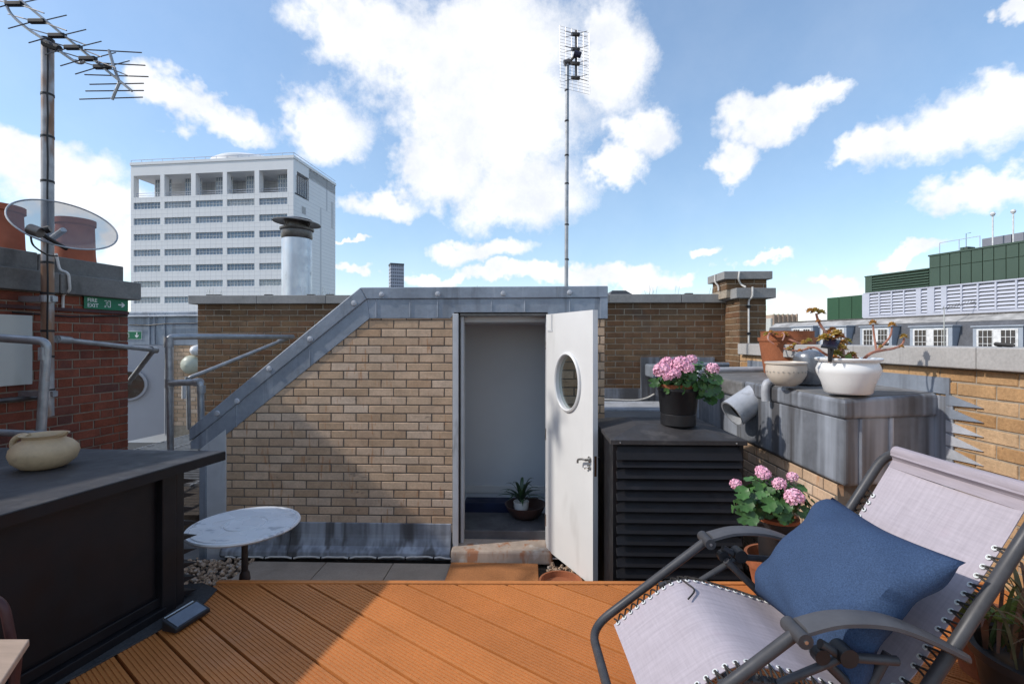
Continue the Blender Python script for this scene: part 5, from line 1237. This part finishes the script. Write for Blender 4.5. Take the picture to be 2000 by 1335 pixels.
# sling: foot, knee, seat, back (curved sheet)
line = bez([(FT[0] + .075, 0, FT[1] + .045), (.50, 0, .285), (KN[0], 0, KN[1] + .0), (.80, 0, .315), (.96, 0, .268), (1.065, 0, .300), (1.16, 0, .432), (1.29, 0, .612), (TP[0] - .012, 0, TP[1] + .005)], 7)
def sheet(pts, v0, v1, nv=14, sag=.012, th=.003):
    vs = []; fs = []; m_ = len(pts)
    for s_ in (0, 1):
        for i, p in enumerate(pts):
            for j in range(nv + 1):
                t_ = j / nv; a_ = pts[max(i - 1, 0)]; b_ = pts[min(i + 1, m_ - 1)]; tg = (b_ - a_).normalized(); nn_ = Vector((-tg.z, 0, tg.x))
                if nn_.z < 0: nn_ = -nn_
                w_ = math.sin(math.pi * t_) * -sag + random.uniform(-.0004, .0004) - s_ * th
                vs.append(K(p.x + nn_.x * w_, v0 + (v1 - v0) * t_, p.z + nn_.z * w_))
    q_ = m_ * (nv + 1); idx = lambda i, j, s_: s_ * q_ + i * (nv + 1) + j
    for i in range(m_ - 1):
        for j in range(nv):
            fs += [(idx(i, j, 0), idx(i + 1, j, 0), idx(i + 1, j + 1, 0), idx(i, j + 1, 0)), (idx(i, j, 1), idx(i, j + 1, 1), idx(i + 1, j + 1, 1), idx(i + 1, j, 1))]
        fs += [(idx(i, 0, 0), idx(i, 0, 1), idx(i + 1, 0, 1), idx(i + 1, 0, 0)), (idx(i, nv, 0), idx(i + 1, nv, 0), idx(i + 1, nv, 1), idx(i, nv, 1))]
    for j in range(nv): fs += [(idx(0, j, 0), idx(0, j + 1, 0), idx(0, j + 1, 1), idx(0, j, 1)), (idx(m_ - 1, j, 0), idx(m_ - 1, j, 1), idx(m_ - 1, j + 1, 1), idx(m_ - 1, j + 1, 0))]
    return MB().add(vs, fs)
FV0, FV1 = VN + .055, VF - .055
cut = len(line) - 3
sheet(line[:cut + 1], FV0, FV1).build('sling', mFABR, ch, smooth=True)
hem = line[cut:]; hp = []
for p in hem[:-1]: hp.append(p)
topc = Vector((TP[0] - .01, 0, TP[1] + .015))
for a in range(0, 9): 
    q_ = R(205 - a * 25); hp.append(topc + Vector((math.cos(q_) * .022, 0, math.sin(q_) * .022)))
sheet(hp, FV0, FV1, 14, .003).build('sling_hem', mHEM, ch, smooth=True)
# eyelets and lacing
def lacing(v_edge, v_tube, i0, i1, name_):
    lace = MB(); eye = MB(); k_ = 0
    tot = [0.0]
    for i in range(1, len(line)): tot.append(tot[-1] + (line[i] - line[i - 1]).length)
    def on(s_):
        for i in range(1, len(line)):
            if tot[i] >= s_: t_ = (s_ - tot[i - 1]) / (tot[i] - tot[i - 1]); return line[i - 1].lerp(line[i], t_), (line[i] - line[i - 1]).normalized()
        return line[-1], (line[-1] - line[-2]).normalized()
    s_ = i0; sg_ = 1 if v_tube > v_edge else -1; prev = None
    while s_ < i1:
        p, tg = on(s_); nn_ = Vector((-tg.z, 0, tg.x)); nn_ = nn_ if nn_.z > 0 else -nn_
        e_ = K(p.x + nn_.x * .004, v_edge - sg_ * .012, p.z + nn_.z * .004)
        p1, _ = on(s_ + .012); p0, _ = on(max(0, s_ - .014))
        for pq in (p1, p0):
            f_ = K(pq.x - nn_.x * .012, v_tube, pq.z - nn_.z * .012); lace.tube([e_, (e_ + f_) / 2 + Vector((0, 0, .003)), f_], .0033, 5)
        ax_ = K(nn_.x, 0, nn_.z) - K(0, 0, 0); rot = Vector((ax_.x, ax_.y, nn_.z)).to_track_quat('Z', 'Y').to_matrix()
        eye.lathe([(.0085, 0), (.0075, .002), (.0045, .002), (.0045, 0)], e_ - Vector((0, 0, .002)), 10, rot)
        s_ += .030
    stuff(lace.build('lacing', mCORD, ch, smooth=True)); stuff(eye.build('eyelets', mSIGNW, ch, smooth=True))
SEAT = .80
lacing(FV1, VF - .008, .02, SEAT, 'far'); lacing(FV0, VN + .008, .02, SEAT, 'near')
lacing(FV1, VF - .02, SEAT + .02, SEAT + .44, 'far'); lacing(FV0, VN + .02, SEAT + .02, SEAT + .44, 'near')
MB().tube(bez([K(.62, VF - .066, .358), K(.63, VF - .10, .358), K(.64, VF - .14, .356), K(.60, VF - .19, .352)], 4), .0032, 6).build('loose_cord', mCORD, ch, smooth=True)
# arms: curved moulded armrest, front barrel, hinge bracket
for v, s_ in ((VF, 1), (VN, -1)):
    pts = bez([(AH[0] + .015, 0, AH[1] + .014), (.84, 0, .505), (.96, 0, .50), (1.07, 0, .462), (1.18, 0, .405)], 6); vs = []; fs = []
    sec = [(-.034, -.002), (-.034, .008), (-.022, .014), (.022, .014), (.034, .008), (.034, -.002), (.02, -.008), (-.02, -.008)]
    m_ = len(sec)
    for i, p in enumerate(pts):
        t_ = i / (len(pts) - 1); w_ = 1.0 if t_ < .8 else 1 - .55 * ((t_ - .8) / .2) ** 2
        for (a_, b_) in sec: vs.append(K(p.x, v + a_ * w_, p.z + b_))
    for i in range(len(pts) - 1):
        for j in range(m_): fs.append((i * m_ + j, i * m_ + (j + 1) % m_, (i + 1) * m_ + (j + 1) % m_, (i + 1) * m_ + j))
    fs += [tuple(range(m_))[::-1], tuple(range((len(pts) - 1) * m_, len(pts) * m_))]
    arm = MB().add(vs, fs).build('armrest', mARM, ch, smooth=True)
    MB().tube([K(AH[0] + .003, v - .042, AH[1] + .004), K(AH[0] + .003, v + .042, AH[1] + .004)], .0195, 18).build('front_barrel', mCHAIR, arm, smooth=True)
    MB().tube([K(AH[0] + .003, v - .045, AH[1] + .004), K(AH[0] + .003, v - .041, AH[1] + .004)], .005, 8).build('rivet', mSTEEL, arm)
    MB().tube([K(.80, v, .445), K(.86, v, .41), K(1.00, v, .40)], .012, 10).build('arm_bracket', mCHAIR, ch, smooth=True)
    MB().tube([K(.86, v - .025, .42), K(.86, v + .025, .42)], .024, 14).build('lock_knob', mPLAST, ch, smooth=True)
    MB().tube([K(.80, v - .012, .415), K(.80, v + .012, .415)], .020, 14).build('pivot', mPLAST, ch, smooth=True)
    MB().tube([K(.86, v, .41), K(.70, v - s_ * .02, .325)], .011, 10).build('link_bar', mCHAIR, ch, smooth=True)
# cushion
random.seed(3)
cc_ = Vector((1.005, 1.515, .500)); U2 = Vector((.55, 0, .835)).normalized(); Nn = Vector((-.835, 0, .55)).normalized()
HW, HH, HT = .262, .225, .090
def cush():
    m_ = 26; vs = []; fs = []
    for s_ in (1, -1):
        for i in range(m_ + 1):
            for j in range(m_ + 1):
                a, b = i / m_ * 2 - 1, j / m_ * 2 - 1
                e = max(0, (1 - abs(a) ** 3.0) * (1 - abs(b) ** 3.0)) ** .55
                pin = 1 - .10 * (1 - abs(b) ** 1.5) * (abs(a) ** 3); pin2 = 1 - .10 * (1 - abs(a) ** 1.5) * (abs(b) ** 3)
                wr = .016 * math.sin(a * 5 + b * 3.2) * e * (1 - e) * 3 + .010 * math.sin(b * 9 - a * 6) * (1 - e) * e * 3 + .020 * math.exp(-((a + .15 * b + .55) / .10) ** 2 - ((b + .75) / .3) ** 2) - .022 * math.exp(-((a - .2 * b + .38) / .09) ** 2 - ((b + .7) / .32) ** 2)
                p = Vector((0, a * HW * pin, 0)) + U2 * (b * HH * pin2) + Nn * (s_ * HT * e + wr)
                p += Nn * (-.03 * (b + .4) ** 2)
                vs.append(K(cc_.x + p.x, cc_.y + p.y, cc_.z + p.z))
    q_ = (m_ + 1) ** 2
    for s_ in (0, 1):
        for i in range(m_):
            for j in range(m_):
                a = s_ * q_ + i * (m_ + 1) + j; f_ = (a, a + 1, a + m_ + 2, a + m_ + 1); fs.append(f_ if s_ else f_[::-1])
    me = MB().add(vs, fs); return me
co = cush().build('cushion', mDENIM, None, smooth=True)
bm = bmesh.new(); bm.from_mesh(co.data); bmesh.ops.remove_doubles(bm, verts=bm.verts, dist=.0008); bmesh.ops.recalc_face_normals(bm, faces=bm.faces); bm.to_mesh(co.data); bm.free()
for p in co.data.polygons: p.use_smooth = True
tag(co, 'plump denim blue cushion leaning on the recliner back', 'cushion')

# ================================================================== far buildings
# white tiled tower
al = R(6.7); V0 = cw(-45.23, 100, 0); sL = cw(-math.cos(al), math.sin(al), 0); sR = cw(math.sin(al), math.cos(al), 0)
wb = thing('white_tower', (V0.x, V0.y, GZ), 'white tiled office tower with open loggia across its top floor', 'building')
def WB(s, w, z): return Vector((V0.x, V0.y, z)) + Vector((sL.x, sL.y, 0)) * s + Vector((sR.x, sR.y, 0)) * w
def s_at(px):
    r = ray(px, HZ); a = Vector((sL.x, sL.y)); o = Vector((V0.x, V0.y)); d = Vector((r.x, r.y))
    det = a.x * -d.y + d.x * a.y
    return ((-o.x) * -d.y + d.x * (-o.y)) / det
def z_at(py): return EYE + (HZ - py) * 100 / FPX
WT = z_at(303); LT = s_at(255.5); DP = 18.1
cols = [(s_at(b), s_at(a)) for a, b in ((261, 313), (321, 373), (382, 435), (443, 497), (506, 561))]
rows = [z_at(385 + 31.9 * i) for i in range(9)]; WH = 1.38
rec = .45
MB(WB).box(0, LT, rec, DP, GZ, z_at(377)).build('core_wall', mWTILE, wb)
MB(WB).box(.0, LT, 6.0, DP, z_at(377), WT - .01).build('upper_wall', mWTILE, wb)
edges = [z_at(329 + 46)] 
zs = [z_at(375)] 
prev = z_at(374)
for r_ in rows:
    MB(WB).box(0, LT, 0, rec - .002, r_, prev).build('spandrel', mWTILE, wb); prev = r_ - WH
MB(WB).box(0, LT, 0, rec - .002, GZ, prev).build('spandrel', mWTILE, wb)
pe = [0] + [v for ab in sorted(cols) for v in ab] + [LT]
for i in range(0, len(pe), 2):
    for r_ in rows: MB(WB).box(pe[i], pe[i + 1], 0, rec - .002, r_ - WH, r_).build('pier', mWBLD, wb)
angL = math.atan2(-sL.y, -sL.x)
def winmesh(w, h):
    f = MB(); t_ = .05
    f.box(-w / 2, w / 2, -.05, .05, h - t_, h); f.box(-w / 2, w / 2, -.05, .05, 0, t_); f.box(-w / 2, w / 2, -.04, .04, h * .45, h * .45 + t_)
    for i in range(9): x_ = -w / 2 + (w - t_) * i / 8; f.box(x_, x_ + t_, -.045, .045, t_, h - t_)
    return f.mesh('window', mWFRAME), MB().box(-w / 2, w / 2, -.01, .01, 0, h).mesh('pane', mGLASSB)
for (a, b) in cols:
    wm, pmh = winmesh(b - a, WH)
    for r_ in rows:
        c = WB((a + b) / 2, .22, r_ - WH)
        w_ = put('window', wm, wb, c, angL); p_ = put('pane', pmh, w_, c + Vector((sR.x, sR.y, 0)) * .06); 
        p_.location = (0, .06, 0)
# loggia on top
lz0, lz1 = z_at(374), z_at(330)
MB(WB).box(0, LT, 0, DP, lz1, WT - .6).build('roof_beam', mWBLD, wb)
MB(WB).box(-.15, LT + .15, -.15, DP + .1, WT - .6, WT).build('parapet', mWBLD, wb)
for i in range(0, len(pe), 2): MB(WB).box(pe[i], pe[i + 1], 0, 1.3, lz0, lz1).build('column', mWBLD, wb)
for (a, b) in cols:
    f = MB(WB); x0_, x1_ = a, a + (b - a) * .62
    for i in range(8): s_ = x0_ + (x1_ - x0_) * i / 7; f.box(s_ - .05, s_ + .05, 2.9, 3.0, lz0, lz1)
    for i in range(6): z_ = lz0 + (lz1 - lz0) * i / 5; f.box(x0_, x1_, 2.9, 3.0, z_ - .05, z_ + .05)
    g_ = f.build('glazing_frame', mWFRAME, wb)
    MB(WB).box(x0_, x1_, 3.02, 3.08, lz0, lz1).build('pane', mGLASSB, g_)
    rl = MB(WB)
    for zz_ in (.5, 1.0): rl.tube([(a, .6, lz0 + zz_), (b, .6, lz0 + zz_)], .05, 5)
    rl.build('railing', mSCREEN, wb)
for (w0, w1, z0_, z1_) in ((1.0, 5.2, lz0, z_at(338)), (3.2, 4.6, z_at(408), z_at(394)), (16.2, 17.0, z_at(345 + 65), z_at(345 + 5))):
    MB(WB).box(-.02, .3, w0, w1, z0_, z1_).build('side_opening', mGLASSD, wb)
    f = MB(WB); k_ = 5
    for i in range(k_ + 1): s_ = w0 + (w1 - w0) * i / k_; f.box(-.08, -.0205, s_ - .06, s_ + .06, z0_, z1_)
    f.build('side_mullions', mWFRAME, wb)
MB(WB).lathe([(9, WT - .1), (8.9, WT + 1.1), (8, WT + 1.7), (6, WT + 2.0), (0, WT + 2.1)], (LT * .40, 9.2, 0), 40).build('roof_drum', mWBLD, wb, smooth=True)
rl = MB(WB); 
rl.tube([(0, .1, WT + .55), (LT, .1, WT + .55)], .06, 5); rl.tube([(0, .1, WT + .55), (0, DP, WT + .55)], .06, 5)
for i in range(16): rl.tube([(LT * i / 15, .1, WT - .05), (LT * i / 15, .1, WT + .55)], .05, 5)
rl.build('roof_rail', mSCREEN, wb)

# thin grey tower far off
tw = thing('distant_tower', at(774, 560, 420), 'slim grey tower block on the skyline above the stair head', 'building')
ta = R(25)
def TW(x, y, z): return Vector((at(774, 560, 420).x + x * math.cos(ta) - y * math.sin(ta), at(774, 560, 420).y + x * math.sin(ta) + y * math.cos(ta), z))
ht = EYE + (HZ - 519) * 420 / FPX
MB(TW).box(-5.5, 5.5, -5, 5, GZ, ht).build('core', mTOWER, tw)
MB(TW).box(-5.8, 5.8, -5.3, 5.3, ht, ht + 1.5).build('roof_slab', mSLATE, tw)
for i in range(14):
    z_ = ht - 3 - i * 2.9; MB(TW).box(-5.7, 5.7, -5.2, 5.2, z_, z_ + 1.1).build('floor_band', mSCREEN, tw)
for i in range(8):
    x_ = -5.5 + i * 1.57; MB(TW).box(x_ - .18, x_ + .18, -5.35, -5.0, GZ, ht).build('fin', mSCREEN, tw)
# beige block beyond the mansard
bb = thing('beige_block', at(1533, 640, 160), 'small beige block with vertical ribs beyond the slate roofs', 'building')
bz1 = EYE + (HZ - 614) * 160 / FPX; c = at(1533, 640, 160)
MB().box(c.x - 4.0, c.x + 4.0, c.y, c.y + 8, GZ, bz1).build('wall', mBEIGE, bb)
for i in range(6): MB().box(c.x - 3.9 + i * 1.5, c.x - 3.5 + i * 1.5, c.y - .5, c.y - .001, GZ, bz1 + .2).build('rib', mBEIGE, bb)
MB().box(c.x - 4.6, c.x - 4.05, c.y, c.y + 5, GZ, bz1 - 1.2).build('annex', mBOARD, bb)

# green and lilac plant rooms on the right: facade runs from near right to far left
GP = cw(1.0593 * 30, 30, 0); gdir = cw(-.286, 1.0, 0); gdir = Vector((gdir.x, gdir.y, 0)).normalized(); gin = Vector((gdir.y, -gdir.x, 0))
if gin.x < 0: gin = -gin
def GB(s, w, z): return Vector((GP.x, GP.y, z)) + gdir * s + gin * w
def gs(px, w=0.0):
    r = ray(px, HZ); o = GB(0, w, 0); det = gdir.x * -r.y + r.x * gdir.y
    return ((-o.x) * -r.y + r.x * (-o.y)) / det
def gz(px, py, w=0.0):
    p = GB(gs(px, w), w, 0); return EYE + (HZ - py) * (p.y * cs - p.x * sn) / FPX
S0, S1 = -6.0, gs(1686)
scz0, scz1 = gz(1850, 612), gz(1850, 558)
ls = thing('louvred_screen', GB(gs(1850), 0, scz0), 'long lilac grey louvred screen on the roof across the street', 'screen')
MB(GB).box(S0, S1, .12, 1.2, scz0 - .3, scz1 - .02).build('back_panel', mSCREEN, ls)
MB(GB).box(S0, S1, -.02, .16, scz1 - .04, scz1 + .05).build('top_rail', mSCREEN, ls)
MB(GB).box(S0, S1, -.02, .16, scz0 - .12, scz0 + .10).build('bottom_rail', mSCREEN, ls)
bays = [1684, 1696, 1716, 1740, 1764, 1789, 1796, 1811, 1822, 1838, 1846, 1876, 1908, 1943, 1983, 2030, 2085, 2150]
solid = {0, 5, 7, 9}
for i in range(len(bays) - 1):
    a, b = gs(bays[i + 1]), gs(bays[i])
    if i in solid: MB(GB).box(a, b, -.01, .118, scz0, scz1 - .05).build('blank_panel', mSCREEN, ls); continue
    MB(GB).box(b - .10, b, -.03, .11, scz0 + .1, scz1 - .05).build('mullion', mSCREEN, ls)
    n_ = 7; hh = (scz1 - scz0 - .25) / n_
    for k in range(n_):
        z_ = scz0 + .15 + k * hh
        MB(GB).hexa([(a, -.02, z_), (b - .1, -.02, z_), (b - .1, .0, z_), (a, .0, z_), (a, .085, z_ + hh * .72), (b - .1, .085, z_ + hh * .72), (b - .1, .105, z_ + hh * .72), (a, .105, z_ + hh * .72)]).build('louvre_blade', mSCREEN, ls)
        MB(GB).box(a, b - .1, .106, .116, z_ + hh * .72, z_ + hh).build('louvre_gap', mGLASSD, ls)
# tall green panelled block
W2 = 3.0
gpb = thing('green_plant_room', GB(gs(1900, W2), W2, scz0), 'dark green panelled plant room above the lilac screen', 'building')
gzt, gzm = gz(1815, 501, W2), gz(1815, 524, W2); ga_, gb_ = -8.0, gs(1814.5, W2)
MB(GB).box(ga_, gb_, W2 + .06, W2 + 9, scz0, gzt - .02).build('core', mGREEND, gpb)
MB(GB).box(ga_, gb_ + .05, W2 - .05, W2 + 9, gzt, gzt + .12).build('roof_edge', mGREEN, gpb)
pxs = [1814.5, 1836, 1855, 1876, 1897, 1919, 1941, 1965, 1990, 2016, 2045, 2080]
for i in range(len(pxs) - 1):
    a, b = gs(pxs[i + 1], W2), gs(pxs[i], W2)
    for (z0_, z1_) in ((scz1 - .8, gzm - .02), (gzm + .02, gzt - .01)):
        MB(GB).box(a + .025, b - .025, W2, W2 + .055, z0_, z1_).build('panel', mGREEN, gpb)
rl = MB(GB)
ra, rb = gs(1925, W2 + 1), gs(1846, W2 + 1); zr_ = gzt + 1.0
rl.tube([(ra, W2 + .4, zr_), (rb, W2 + .4, zr_)], .025, 5)
for s_ in (ra, (ra + rb) / 2, rb): rl.tube([(s_, W2 + .4, gzt), (s_, W2 + .4, zr_)], .025, 5)
rl.build('roof_rail', mSCREEN, gpb)
for a, b in ((1918, 1938), (1941, 1975), (1978, 2030)):
    MB(GB).box(gs(b, W2 + 1.5), gs(a, W2 + 1.5), W2 + 1.5, W2 + 3, gzt + .12, gzt + .95).build('roof_unit', mTOWER, gpb)
MB(GB).box(gs(1890, W2 + .8), gs(1875, W2 + .8), W2 + .8, W2 + 1.6, gzt + .12, gzt + .45).build('roof_unit', mGREEN, gpb)
for px, py in ((1939, 418), (1979, 413)):
    s_ = gs(px, W2 + .6); p0 = GB(s_, W2 + .6, gzt); zt2 = gz(px, py, W2 + .6)
    t_ = thing('pole_lamp', p0, 'slim white pole with a round globe head on the green plant room roof', 'lamp post', 'white globe poles on the green roof')
    MB().tube([p0, Vector((p0.x, p0.y, zt2))], .045, 8).build('pole', mGLOBEW, t_, smooth=True)
    MB().lathe([(0, -.16), (.1, -.13), (.16, 0), (.1, .13), (0, .16)], (p0.x, p0.y, zt2), 14).build('globe', mGLOBEW, t_, smooth=True)
p0 = GB(gs(1887, W2 + .6), W2 + .6, gzt); zt2 = gz(1887, 456, W2 + .6)
tag(MB().tube([p0, Vector((p0.x, p0.y, zt2)), Vector((p0.x, p0.y, zt2)) - gdir * .3], .02, 5).build('roof_aerial', mDKST), 'thin dark whip aerial on the green plant room roof', 'aerial')
# lower green louvred block and the far green box
glb = thing('green_louvred_block', GB(gs(1750, W2), W2, scz0), 'low dark green louvred block left of the panelled plant room', 'building')
la, lb_ = gs(1814.0, W2), gs(1690, W2); lz = gz(1690, 541.5, W2)
MB(GB).box(la, lb_, W2 + .1, W2 + 7, scz0, lz).build('core', mGREEND, glb)
MB(GB).box(la, lb_ + .05, W2 - .05, W2 + 7, lz, lz + .1).build('roof_edge', mGREEN, glb)
MB(GB).box(lb_ - .6, lb_, W2 - .02, W2 + .099, scz0, lz - .01).build('end_panel', mGREEN, glb)
n_ = 9
for k in range(n_):
    z_ = lz - .12 - k * .22; MB(GB).hexa([(la, W2 - .06, z_ - .13), (lb_ - .62, W2 - .06, z_ - .13), (lb_ - .62, W2 - .03, z_ - .13), (la, W2 - .03, z_ - .13), (la, W2 + .05, z_), (lb_ - .62, W2 + .05, z_), (lb_ - .62, W2 + .09, z_), (la, W2 + .09, z_)]).build('louvre_blade', mGREEN, glb)
w3 = 6.0
gfb = thing('green_box', GB(gs(1650, w3), w3, scz0), 'small bright green panelled box beyond the lilac screen', 'building')
fa, fb = gs(1690, w3), gs(1615, w3); fz = gz(1615, 583, w3)
MB(GB).box(fa, fb, w3 + .05, w3 + 5, scz0 - 2, fz).build('core', mGREEND, gfb)
mGR2 = pm('bright_green_panel', [(.026, .080, .040), (.030, .088, .045)], .5, noises=((.5, 4, .08, I1),))
for i in range(3): MB(GB).box(fa + (fb - fa) * i / 3 + .03, fa + (fb - fa) * (i + 1) / 3 - .03, w3, w3 + .049, scz0 - 2, fz + .05).build('panel', mGR2, gfb)
# slate mansard with dormers
mz = thing('mansard_roof', GB(gs(1800, -1), -1, -2), 'grey slate mansard roof with white dormer windows across the street', 'building')
mtop = scz0 - .18; A0, A1 = -6.0, gs(1500, -1.2)
bz = -1.6
MB(GB).hexa([(A0, -2.2, bz), (A1, -2.2, bz), (A1, 2.5, bz), (A0, 2.5, bz), (A0, -1.0, mtop - .45), (A1, -1.0, mtop - .45), (A1, 2.5, mtop - .45), (A0, 2.5, mtop - .45)]).build('slate_slope', mSLATE, mz)
MB(GB).hexa([(A0, -1.03, mtop - .45), (A1, -1.03, mtop - .45), (A1, 2.5, mtop - .45), (A0, 2.5, mtop - .45), (A0, -.25, mtop), (A1, -.25, mtop), (A1, 2.5, mtop), (A0, 2.5, mtop)]).build('flashing', mFLASHW, mz)
MB(GB).box(A0, A1, -.30, .02, mtop, mtop + .10).build('gutter', mDKST, mz)
MB(GB).box(A0, A1, -2.0, 8, GZ, bz).build('facade', mBROWN, mz)
MB(GB).box(A0, A1, 2.4, 9, bz, scz0 - .1).build('roof_core', mSLATE, mz)
dw_ = -1.9
for (a, b) in ((1900, 1998), (1777, 1860), (1680, 1742), (1601, 1653), (1545, 1588), (2025, 2120)):
    s0_, s1_ = gs(b, dw_), gs(a, dw_); zt3 = gz(a, 639, dw_) if a < 1990 else gz(1900, 637, dw_)
    dm_ = MB(GB).box(s0_, s1_, dw_, .0, bz, zt3).build('dormer', mSLATEP, mz)
    MB(GB).box(s0_ - .08, s1_ + .08, dw_ - .10, .1, zt3, zt3 + .09).build('dormer_roof', mSLATEP, mz, bevel=.02)
    W_ = s1_ - s0_; g_ = .14 * W_
    MB(GB).box(s0_ + g_ * .6, s1_ - g_ * .6, dw_ - .03, dw_ - .001, bz + .1, zt3 - .13).build('casement_surround', mGLOBEW, dm_)
    for h_ in (0, 1):
        c0 = s0_ + g_ * .9 + h_ * (W_ / 2 - g_ * .3); c1 = c0 + W_ / 2 - g_ * 1.5
        MB(GB).box(c0, c1, dw_ - .036, dw_ - .031, bz + .2, zt3 - .2).build('pane', mGLASSD, dm_)
        f = MB(GB)
        for i in range(4): s_ = c0 + (c1 - c0) * i / 3; f.box(s_ - .014, s_ + .014, dw_ - .052, dw_ - .0365, bz + .2, zt3 - .2)
        for i in range(5): z_ = zt3 - .2 - i * .42; f.box(c0, c1, dw_ - .050, dw_ - .0368, z_ - .014, z_ + .014)
        f.build('glazing_bars', mGLOBEW, dm_)
# yagi aerial standing in front of the screen
ya = thing('rooftop_aerial', GB(gs(1844, -2), -2, bz), 'thin pale television aerial in front of the lilac screen', 'aerial')
pb = GB(gs(1844, -2), -2, 0); zt4 = gz(1844, 600, -2)
MB().tube([Vector((pb.x, pb.y, bz)), Vector((pb.x, pb.y, zt4))], .03, 6).build('pole', mBOARD, ya)
dA = (pb.y * cs - pb.x * sn)
MB().tube([at(1838, 603, dA), at(1938, 583, dA)], .02, 6).build('boom', mDKST, ya)
f = MB()
for i in range(16):
    x_ = 1842 + i * 6; y_ = 602 - (x_ - 1838) * .2; f.tube([at(x_ - 2, y_ + 4, dA), at(x_ + 2, y_ - 4, dA)], .012, 5)
f.build('elements', mDKST, ya)
